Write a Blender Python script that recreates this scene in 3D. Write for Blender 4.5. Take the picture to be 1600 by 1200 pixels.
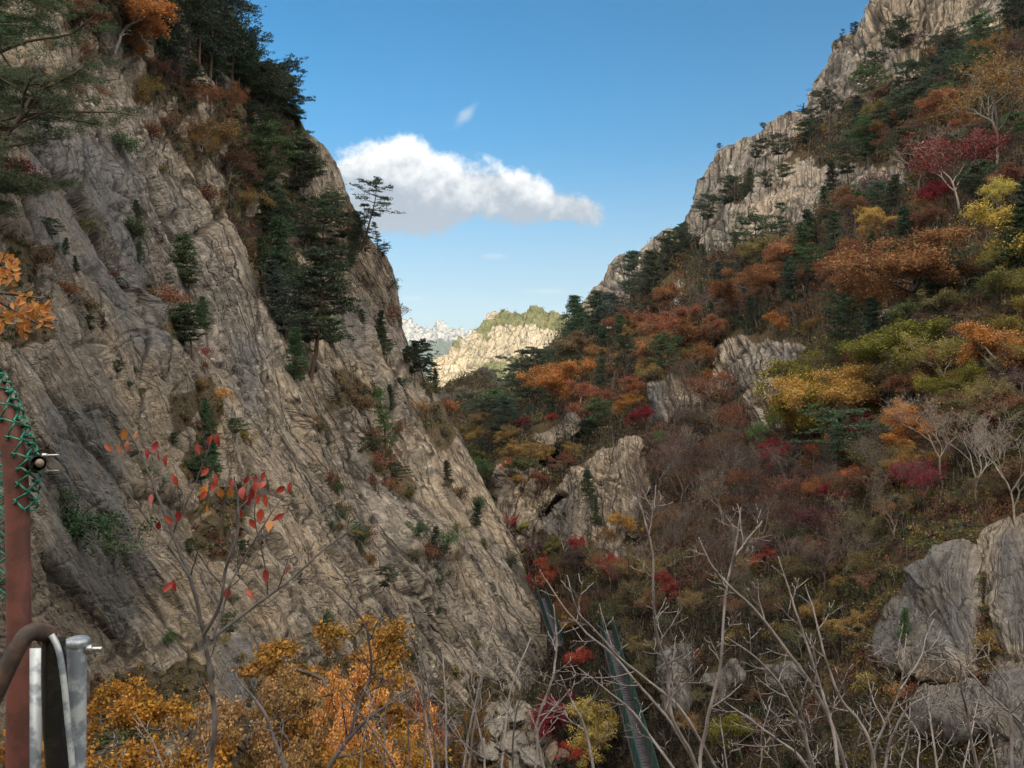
import bpy, math
import numpy as np
from mathutils import Vector

for o in list(bpy.data.objects): bpy.data.objects.remove(o)
SC = bpy.context.scene
COL = SC.collection
F = 1232.0                       # focal length in photograph pixels (1600 wide)
R = math.radians

# ------------------------------------------------------------------ camera
cam_d = bpy.data.cameras.new('camera'); cam = bpy.data.objects.new('camera', cam_d); COL.objects.link(cam)
cam_d.sensor_width = 36; cam_d.lens = 36*F/1600; cam_d.clip_start = 0.1; cam_d.clip_end = 40000
cam.location = (0, 0, 0); cam.rotation_euler = (R(90), 0, 0)
SC.camera = cam

# ------------------------------------------------------------------ sun, sky, exposure
SUN_EL, SUN_AZ = 18.0, 148.0      # azimuth clockwise from +Y (north): behind the camera, to the right
se, sa = R(SUN_EL), R(SUN_AZ)
sun_dir = Vector((math.sin(sa)*math.cos(se), math.cos(sa)*math.cos(se), math.sin(se)))
sd = bpy.data.lights.new('sun', 'SUN'); sun = bpy.data.objects.new('sun', sd); COL.objects.link(sun)
sd.energy = 4.2; sd.angle = R(0.5); sd.color = (1.0, 0.93, 0.80)
sun.rotation_euler = (-sun_dir).to_track_quat('-Z', 'Y').to_euler()
EXPOSURE = 0.38
SC.view_settings.view_transform = 'Standard'; SC.view_settings.look = 'None'
SC.view_settings.exposure = EXPOSURE; SC.view_settings.gamma = 1.0

class NT:
    """small node-tree helper"""
    def __init__(s, tree): s.t = tree; tree.nodes.clear()
    def n(s, typ, **kw):
        nd = s.t.nodes.new(typ)
        for k, v in kw.items():
            if k.startswith('_'): setattr(nd, k[1:], v)
        for k, v in kw.items():
            if k.startswith('_'): continue
            key = int(k[1:]) if (k[0] == 'i' and k[1:].isdigit()) else k.replace('__', ' ')
            if isinstance(v, bpy.types.NodeSocket): s.t.links.new(v, nd.inputs[key])
            else: nd.inputs[key].default_value = v
        return nd
    def math(s, op, a, b=0.0, c=0.0, clamp=False):
        nd = s.t.nodes.new('ShaderNodeMath'); nd.operation = op; nd.use_clamp = clamp
        for i, v in enumerate((a, b, c)):
            if isinstance(v, bpy.types.NodeSocket): s.t.links.new(v, nd.inputs[i])
            else: nd.inputs[i].default_value = v
        return nd.outputs[0]
    def vmath(s, op, a, b=(0, 0, 0)):
        nd = s.t.nodes.new('ShaderNodeVectorMath'); nd.operation = op
        for i, v in enumerate((a, b)):
            if isinstance(v, bpy.types.NodeSocket): s.t.links.new(v, nd.inputs[i])
            else: nd.inputs[i].default_value = v
        return nd.outputs[0]
    def ramp(s, v, lo, hi, a=0.0, b=1.0, smooth=True):
        nd = s.t.nodes.new('ShaderNodeMapRange'); nd.clamp = True
        nd.interpolation_type = 'SMOOTHSTEP' if smooth else 'LINEAR'
        s.t.links.new(v, nd.inputs[0]); nd.inputs[1].default_value = lo; nd.inputs[2].default_value = hi
        nd.inputs[3].default_value = a; nd.inputs[4].default_value = b
        return nd.outputs[0]
    def mix(s, f, a, b, mode='MIX'):
        nd = s.t.nodes.new('ShaderNodeMix'); nd.data_type = 'RGBA'; nd.blend_type = mode
        for i, v in ((0, f), (6, a), (7, b)):
            if isinstance(v, bpy.types.NodeSocket): s.t.links.new(v, nd.inputs[i])
            else:
                if i and len(v) == 3: v = (*v, 1)
                nd.inputs[i].default_value = v
        return nd.outputs[2]
    def noise(s, vec, scale, detail=4, rough=0.55, dist=0.0, lac=2.0):
        nd = s.t.nodes.new('ShaderNodeTexNoise'); s.t.links.new(vec, nd.inputs['Vector'])
        nd.inputs['Scale'].default_value = scale; nd.inputs['Detail'].default_value = detail
        nd.inputs['Roughness'].default_value = rough; nd.inputs['Distortion'].default_value = dist
        nd.inputs['Lacunarity'].default_value = lac
        return nd.outputs['Fac']
    def link(s, a, b): s.t.links.new(a, b)

world = bpy.data.worlds.new('World'); SC.world = world; world.use_nodes = True
def build_world():
    g = NT(world.node_tree)
    out = g.n('ShaderNodeOutputWorld'); bg = g.n('ShaderNodeBackground', Strength=1.0)
    sky = g.n('ShaderNodeTexSky', _sky_type='NISHITA', _sun_disc=False)
    sky.sun_elevation = se; sky.sun_rotation = sa; sky.altitude = 600
    sky.air_density = 1.0; sky.dust_density = 0.6; sky.ozone_density = 1.6
    base = g.vmath('SCALE', sky.outputs[0]); base.node.inputs['Scale'].default_value = 0.12
    hs = g.n('ShaderNodeHueSaturation', Color=base); hs.inputs['Saturation'].default_value = 1.55; hs.inputs['Hue'].default_value = 0.494; base = hs.outputs[0]
    zc = g.n('ShaderNodeSeparateXYZ', Vector=g.n('ShaderNodeTexCoord').outputs['Generated']).outputs[2]
    base = g.mix(g.ramp(zc, 0.0, 0.30, 0.6, 0.0), base, (0.52, 0.68, 0.87))
    base = g.vmath('SCALE', base); base.node.inputs['Scale'].default_value = 1.0; g.link(g.ramp(zc, 0.0, 0.36, 0.58, 0.98), base.node.inputs['Scale'])
    tc = g.n('ShaderNodeTexCoord').outputs['Generated']
    sep = g.n('ShaderNodeSeparateXYZ', Vector=tc)
    X, Y, Z = sep.outputs
    yy = g.math('MAXIMUM', Y, 0.05)
    U = g.math('DIVIDE', X, yy); V = g.math('DIVIDE', Z, yy)      # direction north, as tangents
    uv = g.n('ShaderNodeCombineXYZ', X=U, Y=V).outputs[0]
    n1 = g.noise(uv, 12.0, 8, 0.56, 0.0); n2 = g.noise(uv, 60.0, 5, 0.62)
    wob = g.math('MULTIPLY_ADD', n1, 1.5, g.math('MULTIPLY', n2, 0.40))
    def blob(cx, cy, rx, ry, ang=0.0):
        cu, cv = (cx-800)/F, (600-cy)/F
        du = g.math('SUBTRACT', U, cu); dv = g.math('SUBTRACT', V, cv)
        ca, sn = math.cos(ang), math.sin(ang)
        a = g.math('MULTIPLY_ADD', du, ca*F/rx, g.math('MULTIPLY', dv, sn*F/rx))
        b = g.math('MULTIPLY_ADD', du, -sn*F/ry, g.math('MULTIPLY', dv, ca*F/ry))
        r = g.math('SQRT', g.math('MULTIPLY_ADD', a, a, g.math('MULTIPLY', b, b)))
        return g.math('SUBTRACT', 1.0, r)
    def union(lst):
        f = lst[0]
        for b in lst[1:]: f = g.math('SMOOTH_MAX', f, b, 0.25)
        return f
    front = g.ramp(Y, 0.2, 0.3)
    top = union([blob(600, 272, 120, 74), blob(690, 294, 130, 74), blob(610, 326, 130, 66), blob(790, 305, 150, 60, -0.2), blob(865, 322, 100, 34, -0.15)])
    dens = g.math('ADD', top, g.math('SUBTRACT', wob, 1.10))
    a_main = g.ramp(dens, -0.02, 0.36)
    # self shading: cloud thickness between this direction and the sun side above it
    off = g.vmath('ADD', uv, (0.006, 0.022, 0))
    n1b = g.noise(off, 12.0, 8, 0.56)
    relief = g.math('SUBTRACT', n1, n1b)
    under = g.math('SUBTRACT', V, g.math('MULTIPLY_ADD', U, -0.10, 0.238))    # above / below the belly line of the cloud
    lit = g.math('ADD', g.math('MULTIPLY', under, 11.0), g.math('MULTIPLY', relief, 1.6))
    lit = g.math('ADD', lit, g.math('MULTIPLY', g.math('SUBTRACT', n2, 0.5), 0.5))
    lit = g.ramp(lit, -0.30, 0.62)
    ccol = g.mix(lit, (0.30, 0.345, 0.41), (0.92, 0.91, 0.89))
    # wisps
    w1 = g.math('ADD', blob(728, 178, 38, 13, 0.75), g.math('MULTIPLY', g.math('SUBTRACT', wob, 1.12), 1.8))
    w2 = g.math('ADD', union([blob(648, 466, 32, 8), blob(860, 455, 60, 8), blob(770, 400, 34, 8)]), g.math('SUBTRACT', wob, 1.2))
    a_w = g.math('MULTIPLY', g.ramp(w1, -0.15, 0.9), 0.5)
    a_w2 = g.math('MULTIPLY', g.ramp(w2, -0.1, 0.7), 0.35)
    # unseen cloud added behind and above the viewer, overbright to fill the shade
    zz = g.math('MAXIMUM', Z, 0.12)
    puv = g.n('ShaderNodeCombineXYZ', X=g.math('DIVIDE', X, zz), Y=g.math('DIVIDE', Y, zz)).outputs[0]
    nb = g.noise(puv, 1.3, 6, 0.55)
    elev = g.ramp(g.math('SUBTRACT', Z, g.math('MULTIPLY', Y, 0.95)), 0.30, 0.75)
    a_b = g.math('MULTIPLY', g.math('MULTIPLY', g.ramp(nb, 0.34, 0.52), elev), 0.9)
    c = g.mix(g.math('MULTIPLY', a_w, front), base, (0.55, 0.60, 0.66))
    c = g.mix(g.math('MULTIPLY', a_w2, front), c, (0.56, 0.58, 0.62))
    c = g.mix(a_b, c, (4.3, 3.9, 3.3))
    c = g.mix(g.math('MULTIPLY', a_main, front), c, ccol)
    g.link(c, bg.inputs['Color']); g.link(bg.outputs[0], out.inputs[0])
build_world()

# ------------------------------------------------------------------ numeric helpers
def W(px, py, d):
    return np.stack([(np.asarray(px, float)-800)/F*d, np.asarray(d, float)+0*np.asarray(px, float), (600-np.asarray(py, float))/F*d], -1)
def h3(ix, iy, iz, seed):
    with np.errstate(over='ignore'):
        h = (ix.astype(np.int64)*374761393 + iy.astype(np.int64)*668265263 + iz.astype(np.int64)*2147483647 + seed*1274126177) & 0xffffffff
        h = ((h ^ (h >> 13))*1274126177) & 0xffffffff
        h = ((h ^ (h >> 16))*2246822519) & 0xffffffff
        h = h ^ (h >> 15)
    return (h & 0xffffff)/float(0x1000000)
def vnoise(P, seed=0):
    I = np.floor(P).astype(np.int64); f = P-I; u = f*f*f*(f*(f*6-15)+10)
    r = 0
    for dx in (0, 1):
        for dy in (0, 1):
            for dz in (0, 1):
                w = (u[:, 0] if dx else 1-u[:, 0])*(u[:, 1] if dy else 1-u[:, 1])*(u[:, 2] if dz else 1-u[:, 2])
                r = r + w*h3(I[:, 0]+dx, I[:, 1]+dy, I[:, 2]+dz, seed)
    return r*2-1
def fbm(P, seed=0, oct=5, gain=0.5):
    r = 0; a = 1; s = 0
    for k in range(oct):
        r = r+a*vnoise(P*(2.03**k)+k*17.3, seed+k); s += a; a *= gain
    return r/s
def ridged(P, seed=0, oct=5, gain=0.5):
    r = 0; a = 1; s = 0
    for k in range(oct):
        r = r+a*(1-2*np.abs(vnoise(P*(2.03**k)+k*7.3, seed+k))); s += a; a *= gain
    return r/s
def worley(P, seed=0):
    """F1, F2, then cell hash and offset of the nearest and of the second point"""
    I = np.floor(P).astype(np.int64); n = len(P)
    f1 = np.full(n, 9e9); f2 = np.full(n, 9e9); c1 = np.zeros(n); c2 = np.zeros(n); o1 = np.zeros((n, 3)); o2 = np.zeros((n, 3))
    for dx in (-1, 0, 1):
        for dy in (-1, 0, 1):
            for dz in (-1, 0, 1):
                a, b, c = I[:, 0]+dx, I[:, 1]+dy, I[:, 2]+dz
                q = np.stack([a+h3(a, b, c, seed), b+h3(a, b, c, seed+1), c+h3(a, b, c, seed+2)], 1)
                dlt = P-q; d = (dlt**2).sum(1); cc = h3(a, b, c, seed+3)
                m = d < f1; m2 = (~m) & (d < f2)
                f2 = np.where(m, f1, np.where(m2, d, f2)); c2 = np.where(m, c1, np.where(m2, cc, c2)); o2[m] = o1[m]; o2[m2] = dlt[m2]
                f1 = np.where(m, d, f1); c1 = np.where(m, cc, c1); o1[m] = dlt[m]
    return np.sqrt(f1), np.sqrt(f2), c1, o1, c2, o2
def blocks(Q, seed, tilt=0.8, crack=0.25, cw=0.08, bw=0.06):
    """tilted planar facets, one per cell, with open joints between them (unit size)"""
    f1, f2, c1, o1, c2, o2 = worley(Q, seed)
    fac = lambda c, o: (c-0.5)+tilt*((((c*7.13) % 1)-0.5)*o[:, 0]+(((c*13.7) % 1)-0.5)*o[:, 1]*1.6)
    t = 0.5+0.5*np.clip((f2-f1)/bw, 0, 1); h = t*fac(c1, o1)+(1-t)*fac(c2, o2)
    j = np.exp(-((f2-f1)/cw)**2)
    return h-crack*j, j
def slabs(c, a, seed, cells, amps, tilt=1.2, crack=0.32):
    """joint-bounded plates of several sizes; c runs across the joints, a along them"""
    h = 0; jj = 0
    z = c*0
    for k, ((lc, la), am) in enumerate(zip(cells, amps)):
        wz = np.stack([c/lc, a/la, z+0.5], 1)
        w = np.stack([c/(lc*3), a/(la*2), z], 1)
        wz[:, 0] += 0.28*fbm(w, seed+7*k, 2); wz[:, 1] += 0.3*fbm(w+9.1, seed+7*k+3, 2)
        b, j = blocks(wz, seed+31*k, tilt, crack, 0.03+0.025*k, min(0.6, max(0.10, 9.0/lc)))
        h = h+am*b; jj = np.maximum(jj, j*(1-0.12*k))
    return h, jj
def long_joints(c, a, seed, per=40, run=620, wd=0.050):
    """long narrow open joints that run with the slabs, breaking off here and there"""
    w = 0.5*fbm(np.stack([c/90, a/160, c*0], 1), seed+9, 3)
    z = np.abs(vnoise(np.stack([c/per+w*0.5, a/run, c*0], 1), seed)); gate = sstep(vnoise(np.stack([c/70, a/150, c*0+3], 1), seed+4), -0.25, 0.15)
    return np.exp(-(z/wd)**2)*gate
def tps(pts):
    pts = np.array(pts, float); X = pts[:, :2]/400.; v = np.log(pts[:, 2])
    def K(r2): return 0.5*r2*np.log(r2+1e-9)
    n = len(X); A = np.zeros((n+3, n+3))
    A[:n, :n] = K(((X[:, None]-X[None])**2).sum(-1))+np.eye(n)*0.004
    A[:n, n] = 1; A[:n, n+1:] = X; A[n, :n] = 1; A[n+1:, :n] = X.T
    w = np.linalg.solve(A, np.concatenate([v, [0, 0, 0]]))
    def f(px, py):
        sh = np.shape(px); p = np.stack([np.ravel(px), np.ravel(py)], 1)/400.
        r = np.empty(len(p))
        for i in range(0, len(p), 100000):
            q = p[i:i+100000]
            r[i:i+100000] = K(((q[:, None]-X[None])**2).sum(-1))@w[:n]+w[n]+q@w[n+1:]
        return np.exp(r).reshape(sh)
    return f
def inpoly(px, py, poly):
    r = np.zeros(np.shape(px), bool); n = len(poly)
    for i in range(n):
        (x0, y0), (x1, y1) = poly[i], poly[(i+1) % n]
        if y0 == y1: continue
        c = ((y0 > py) != (y1 > py)) & (px < (x1-x0)*(py-y0)/(y1-y0)+x0)
        r ^= c
    return r
class Mask:
    """soft raster of a few polygons drawn over the hillside"""
    S = 5
    def __init__(s, polys, blur=2):
        xs = np.arange(-400, 2050, s.S); ys = np.arange(-400, 1450, s.S)
        X, Y = np.meshgrid(xs, ys); m = np.zeros(X.shape)
        for p in (q for q in polys if q): m = np.maximum(m, inpoly(X, Y, p).astype(float))
        for _ in range(blur):
            m = (np.roll(m, 1, 0)+m+np.roll(m, -1, 0))/3; m = (np.roll(m, 1, 1)+m+np.roll(m, -1, 1))/3
        s.m = m
    def __call__(s, px, py):
        x = np.clip((np.asarray(px, float)+400)/s.S, 0, s.m.shape[1]-2.001); y = np.clip((np.asarray(py, float)+400)/s.S, 0, s.m.shape[0]-2.001)
        i = x.astype(int); j = y.astype(int); fx = x-i; fy = y-j; m = s.m
        return (m[j, i]*(1-fx)+m[j, i+1]*fx)*(1-fy)+(m[j+1, i]*(1-fx)+m[j+1, i+1]*fx)*fy
def sstep(x, a, b):
    t = np.clip((x-a)/(b-a), 0, 1); return t*t*(3-2*t)

# ------------------------------------------------------------------ mesh helpers
def mesh_np(name, V, Fa, mats, attrs=None, smooth=False, matidx=None):
    me = bpy.data.meshes.new(name)
    V = np.asarray(V, np.float32); Fa = np.asarray(Fa, np.int32); k = Fa.shape[1]
    me.vertices.add(len(V)); me.vertices.foreach_set('co', V.ravel())
    me.loops.add(Fa.size); me.loops.foreach_set('vertex_index', Fa.ravel())
    me.polygons.add(len(Fa)); me.polygons.foreach_set('loop_start', np.arange(0, Fa.size, k, dtype=np.int32))
    if smooth: me.polygons.foreach_set('use_smooth', np.ones(len(Fa), bool))
    for m in (mats if isinstance(mats, (list, tuple)) else [mats]): me.materials.append(m)
    if matidx is not None: me.polygons.foreach_set('material_index', np.asarray(matidx, np.int32))
    for an, av in (attrs or {}).items():
        av = np.asarray(av, np.float32)
        if av.ndim == 1:
            at = me.attributes.new(an, 'FLOAT', 'POINT'); at.data.foreach_set('value', av)
        else:
            at = me.attributes.new(an, 'FLOAT_COLOR', 'POINT')
            if av.shape[1] == 3: av = np.concatenate([av, np.ones((len(av), 1), np.float32)], 1)
            at.data.foreach_set('color', av.ravel())
    me.update(calc_edges=True)
    return me
def link(name, data, parent=None):
    o = bpy.data.objects.new(name, data); COL.objects.link(o)
    if parent: o.parent = parent
    return o
def tag(o, label=None, cat=None, group=None, kind=None):
    if label: o['label'] = label
    if cat: o['category'] = cat
    if group: o['group'] = group
    if kind: o['kind'] = kind
    return o
class MB:
    """collects quads"""
    def __init__(s): s.V = []; s.Q = []; s.n = 0
    def add(s, V, Q): s.V.append(np.asarray(V, float)); s.Q.append(np.asarray(Q, int)+s.n); s.n += len(V)
    def tube(s, P, r, sides=5, cap=False):
        P = np.asarray(P, float); n = len(P); r = np.broadcast_to(np.asarray(r, float), (n,))
        T = np.gradient(P, axis=0); T /= np.linalg.norm(T, axis=1, keepdims=True)+1e-12
        ref = np.array([0, 0, 1.]) if abs(T[:, 2]).mean() < 0.8 else np.array([1., 0, 0])
        A = np.cross(T, ref); A /= np.linalg.norm(A, axis=1, keepdims=True)+1e-12; B = np.cross(T, A)
        th = np.arange(sides)/sides*2*math.pi
        V = P[:, None]+r[:, None, None]*(np.cos(th)[None, :, None]*A[:, None]+np.sin(th)[None, :, None]*B[:, None])
        i = np.arange(n-1)[:, None]*sides; j = np.arange(sides)[None]; k = (j+1) % sides
        Q = np.stack([i+j, i+k, i+sides+k, i+sides+j], -1).reshape(-1, 4)
        V = V.reshape(-1, 3); s.add(V, Q)
        if cap:
            for base, c in ((0, P[0]), ((n-1)*sides, P[-1])):
                ring = V[base:base+sides]; V2 = np.concatenate([ring, [c]])
                q = [[a, (a+1) % sides, sides, sides] for a in range(sides)]
                # quads need four corners: pair the fan up
                q = [[a, (a+1) % sides, (a+2) % sides, sides] for a in range(0, sides-1, 2)] if sides % 2 == 0 else [[a, (a+1) % sides, sides, a] for a in range(sides)]
                s.add(V2, q)
    def box(s, c, sz, M=None):
        v = np.array([[x, y, z] for x in (-.5, .5) for y in (-.5, .5) for z in (-.5, .5)])*np.asarray(sz)
        if M is not None: v = v@np.asarray(M).T
        s.add(v+np.asarray(c), [[0, 1, 3, 2], [4, 6, 7, 5], [0, 4, 5, 1], [2, 3, 7, 6], [0, 2, 6, 4], [1, 5, 7, 3]])
    def arrays(s): return np.concatenate(s.V), np.concatenate(s.Q)
    def mesh(s, name, mats, smooth=True, **k):
        V, Q = s.arrays(); return mesh_np(name, V, Q, mats, smooth=smooth, **k)
def leaf_quads(C, size, rng, up=0.0, aspect=0.6, axis=None, fold=0.0):
    """one rhombic leaf or needle spray at every point of C"""
    n = len(C); N = rng.normal(size=(n, 3)); N[:, 2] = N[:, 2]*(1-up)+up*3*np.abs(N[:, 2])+up
    N /= np.linalg.norm(N, axis=1, keepdims=True)
    A = rng.normal(size=(n, 3)) if axis is None else axis+rng.normal(size=(n, 3))*0.35
    A = A-N*(A*N).sum(1, keepdims=True); A /= np.linalg.norm(A, axis=1, keepdims=True)+1e-9
    B = np.cross(N, A); s = (np.asarray(size)*rng.uniform(0.6, 1.4, n))[:, None]
    V = np.stack([C-A*s, C+B*s*aspect-A*s*0.1, C+A*s, C-B*s*aspect-A*s*0.1], 1)
    return V.reshape(-1, 3), np.arange(4*n).reshape(-1, 4)

# ------------------------------------------------------------------ materials
def new_mat(name):
    m = bpy.data.materials.new(name); m.use_nodes = True; return m, NT(m.node_tree)
def rock_material(name, tan, grey, dark, soil, grass, scale=1.0, bump=0.5, stretch=(1, 1, 1), rot=(0, 0, 0), grain=False, flatk=0.7):
    m, g = new_mat(name)
    out = g.n('ShaderNodeOutputMaterial'); bs = g.n('ShaderNodeBsdfPrincipled', Roughness=0.92)
    bs.inputs['Specular IOR Level'].default_value = 0.15
    co = g.n('ShaderNodeTexCoord').outputs['Object']
    mp = g.n('ShaderNodeMapping', Vector=co); mp.inputs['Scale'].default_value = stretch; mp.inputs['Rotation'].default_value = rot
    st = mp.outputs[0]
    n1 = g.noise(co, 0.05*scale, 6, 0.6); n2 = g.noise(st, 0.45*scale, 8, 0.65, 0.4); n3 = g.noise(co, 3.2*scale, 6, 0.65)
    n4 = g.noise(st, 0.16*scale, 5, 0.6, 0.8); n5 = g.noise(co, 0.9*scale, 5, 0.6)
    if grain:
        gr = g.n('ShaderNodeAttribute', _attribute_name='grain').outputs['Vector']
        gr = g.vmath('ADD', gr, g.vmath('SCALE', g.vmath('SUBTRACT', g.n('ShaderNodeTexNoise', Vector=gr, Scale=0.9, Detail=4.0).outputs['Color'], (.5, .5, .5))))
        gr.node.inputs[1].links[0].from_node.inputs['Scale'].default_value = 0.30
        def mapped(sx, sy, rz=0.0):
            mpn = g.n('ShaderNodeMapping', Vector=gr, _vector_type='POINT'); mpn.inputs['Rotation'].default_value = (0, 0, rz); mpn.inputs['Scale'].default_value = (sx, sy, 1); return mpn.outputs[0]
        def lines(sx, sy, wd, rz=0.0):
            v1 = g.n('ShaderNodeVectorRotate', Vector=gr, Angle=rz, _rotation_type='Z_AXIS').outputs[0]
            mpn = g.n('ShaderNodeMapping', Vector=v1); mpn.inputs['Scale'].default_value = (sx, sy, 1)
            nn_ = g.noise(mpn.outputs[0], 1.0, 1.0, 0.3); return g.ramp(g.math('ABSOLUTE', g.math('SUBTRACT', nn_, 0.5)), 0.0, wd, 1.0, 0.0)
        m1, m2 = mapped(0.5, 0.12), mapped(1.7, 0.5)
        gate = g.ramp(g.noise(m1, 1.3, 3), 0.42, 0.55); gate2 = g.ramp(g.noise(m2, 0.6, 3), 0.42, 0.56)
        crk = lines(0.40, 0.026, 0.020)
        crk = g.math('MAXIMUM', crk, g.math('MULTIPLY', lines(1.0, 0.060, 0.032), g.math('MULTIPLY_ADD', gate, 0.75, 0.1)))
        crk = g.math('MAXIMUM', crk, g.math('MULTIPLY', lines(2.3, 0.14, 0.045), g.math('MULTIPLY', gate2, 0.5)))
        crk = g.math('MAXIMUM', crk, g.math('MULTIPLY', lines(0.7, 0.07, 0.020, 1.05), g.math('MULTIPLY', gate, 0.6)))
        crk = g.math('MAXIMUM', crk, g.math('MULTIPLY', lines(1.5, 0.12, 0.030, 1.75), g.math('MULTIPLY', gate2, 0.4)))
        cell = g.n('ShaderNodeTexVoronoi', Vector=mapped(1.15, 0.24), Scale=1.0).outputs['Color']; cell = g.n('ShaderNodeSeparateColor', Color=cell).outputs[0]
        cell2 = g.n('ShaderNodeTexVoronoi', Vector=mapped(2.8, 0.8), Scale=1.0).outputs['Color']; cell2 = g.n('ShaderNodeSeparateColor', Color=cell2).outputs[0]
        strk = g.noise(m2, 1.6, 5, 0.65); spk = g.noise(m2, 9.0, 5, 0.7)
    c = g.mix(g.ramp(n1, 0.38, 0.62), tan, grey)
    c = g.mix(g.math('MULTIPLY', g.ramp(n5, 0.48, 0.62), 0.6), c, tuple(0.8*t+0.13 for t in tan))
    c = g.mix(g.math('MULTIPLY', g.ramp(n4, 0.54, 0.66), 0.6), c, dark)
    c = g.mix(g.math('MULTIPLY', g.ramp(n2, 0.54, 0.66), 0.45), c, dark)
    # rusty weathering
    c = g.mix(g.math('MULTIPLY', g.ramp(g.noise(st, 0.11*scale, 4, 0.6, 0.5), 0.58, 0.74), 0.35), c, (0.30, 0.19, 0.11))
    v = g.math('MULTIPLY_ADD', n3, 0.9, 0.55); v = g.math('MULTIPLY', v, g.math('MULTIPLY_ADD', n2, 0.35, 0.83))
    if grain:
        v = g.math('MULTIPLY', v, g.math('MULTIPLY_ADD', g.ramp(strk, 0.3, 0.7), 0.55, 0.72)); v = g.math('MULTIPLY', v, g.math('MULTIPLY_ADD', g.ramp(spk, 0.3, 0.7), 0.5, 0.76))
        v = g.math('MULTIPLY', v, g.math('MULTIPLY_ADD', cell, 0.30, g.math('MULTIPLY_ADD', cell2, 0.22, 0.76)))
    c = g.mix(1.0, c, g.n('ShaderNodeCombineColor', Red=v, Green=v, Blue=v).outputs[0], 'MULTIPLY')
    if grain:
        stn_shd = g.n('ShaderNodeAttribute', _attribute_name='stain').outputs['Fac']  # 'stain' also carries the painted gorge shade of hill_right
        stn_shd = g.math('MULTIPLY', stn_shd, g.ramp(g.math('MULTIPLY_ADD', n5, 0.6, g.math('MULTIPLY', strk, 0.5)), 0.38, 0.62, 0.35, 1.0))
        c = g.mix(g.math('MULTIPLY', stn_shd, 0.85), c, g.mix(1.0, (0.12, 0.122, 0.128), g.n('ShaderNodeCombineColor', Red=v, Green=v, Blue=v).outputs[0], 'MULTIPLY'))
    if grain: crk = g.math('MULTIPLY', crk, g.math('MULTIPLY', g.math('MULTIPLY_ADD', stn_shd, -0.4, 1.0), g.math('MULTIPLY_ADD', g.n('ShaderNodeAttribute', _attribute_name='calm').outputs['Fac'], -0.4, 1.0)))
    if grain: c = g.mix(g.math('MULTIPLY', crk, 0.88), c, (0.028, 0.024, 0.021))
    # dirt and moss sitting in the joints
    jo = g.n('ShaderNodeAttribute', _attribute_name='joint').outputs['Fac']
    c = g.mix(g.math('MULTIPLY', g.ramp(jo, 0.5, 0.95), 0.72), c, (0.04, 0.033, 0.027))
    # dry grass and soil: where the ground is vegetated or lies flat
    veg = g.n('ShaderNodeAttribute', _attribute_name='veg').outputs['Fac']
    nz = g.n('ShaderNodeSeparateXYZ', Vector=g.n('ShaderNodeNewGeometry').outputs['Normal']).outputs[2]
    flat = g.math('MULTIPLY', g.ramp(g.math('ADD', nz, g.math('MULTIPLY', g.math('SUBTRACT', n5, 0.5), 0.9)), 0.62, 0.92), flatk)
    f = g.math('MAXIMUM', veg, flat)
    gc = g.mix(g.ramp(n5, 0.35, 0.65), soil, grass)
    gc = g.mix(g.math('MULTIPLY', g.ramp(n3, 0.4, 0.7), 0.6), gc, (0.035, 0.03, 0.02))
    f = g.ramp(g.math('ADD', f, g.math('MULTIPLY', g.math('SUBTRACT', n3, 0.5), 0.6)), 0.35, 0.6)
    c = g.mix(f, c, gc)
    g.link(c, bs.inputs['Base Color'])
    # relief finer than the mesh
    nb = g.noise(st, 1.1*scale, 9, 0.68, 0.3)
    vo = g.n('ShaderNodeTexVoronoi', Vector=st, Scale=0.9*scale, _feature='DISTANCE_TO_EDGE')
    cr = g.ramp(vo.outputs['Distance'], 0.0, 0.06, 0.0, 1.0, False)
    hgt = g.math('ADD', nb, g.math('MULTIPLY', cr, 0.16))
    if grain:
        hgt = g.math('ADD', g.math('MULTIPLY', nb, 0.45), g.math('MULTIPLY_ADD', cell, 0.25, g.math('MULTIPLY_ADD', cell2, 0.10, g.math('MULTIPLY_ADD', spk, 0.18, g.math('MULTIPLY', crk, -0.7)))))
    bp = g.n('ShaderNodeBump', Strength=bump, Distance=0.9/scale, Height=hgt)
    g.link(bp.outputs[0], bs.inputs['Normal'])
    g.link(bs.outputs[0], out.inputs[0])
    return m
M_ROCKL = rock_material('granite_left', (0.275, 0.22, 0.158), (0.175, 0.155, 0.134), (0.055, 0.050, 0.047), (0.085, 0.06, 0.038), (0.125, 0.10, 0.055), 1.0, 0.75, (1, 1, 0.45), (0, R(-28), 0), True, 0.35)
M_ROCKR = rock_material('granite_right', (0.285, 0.225, 0.162), (0.19, 0.167, 0.143), (0.07, 0.063, 0.058), (0.075, 0.048, 0.026), (0.10, 0.075, 0.03), 0.8, 0.75, (1, 1, 0.35), (0, 0, 0), True, 0.25)
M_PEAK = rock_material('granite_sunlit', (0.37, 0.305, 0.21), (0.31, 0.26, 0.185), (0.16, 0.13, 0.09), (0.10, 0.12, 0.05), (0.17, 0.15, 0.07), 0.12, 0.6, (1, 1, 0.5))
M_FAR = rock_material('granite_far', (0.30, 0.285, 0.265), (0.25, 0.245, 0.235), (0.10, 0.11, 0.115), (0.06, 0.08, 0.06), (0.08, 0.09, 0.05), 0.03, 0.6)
M_BEHIND = rock_material('granite_behind', (0.33, 0.28, 0.22), (0.25, 0.22, 0.2), (0.12, 0.11, 0.10), (0.09, 0.07, 0.04), (0.11, 0.10, 0.04), 0.2, 0.5)

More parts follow.
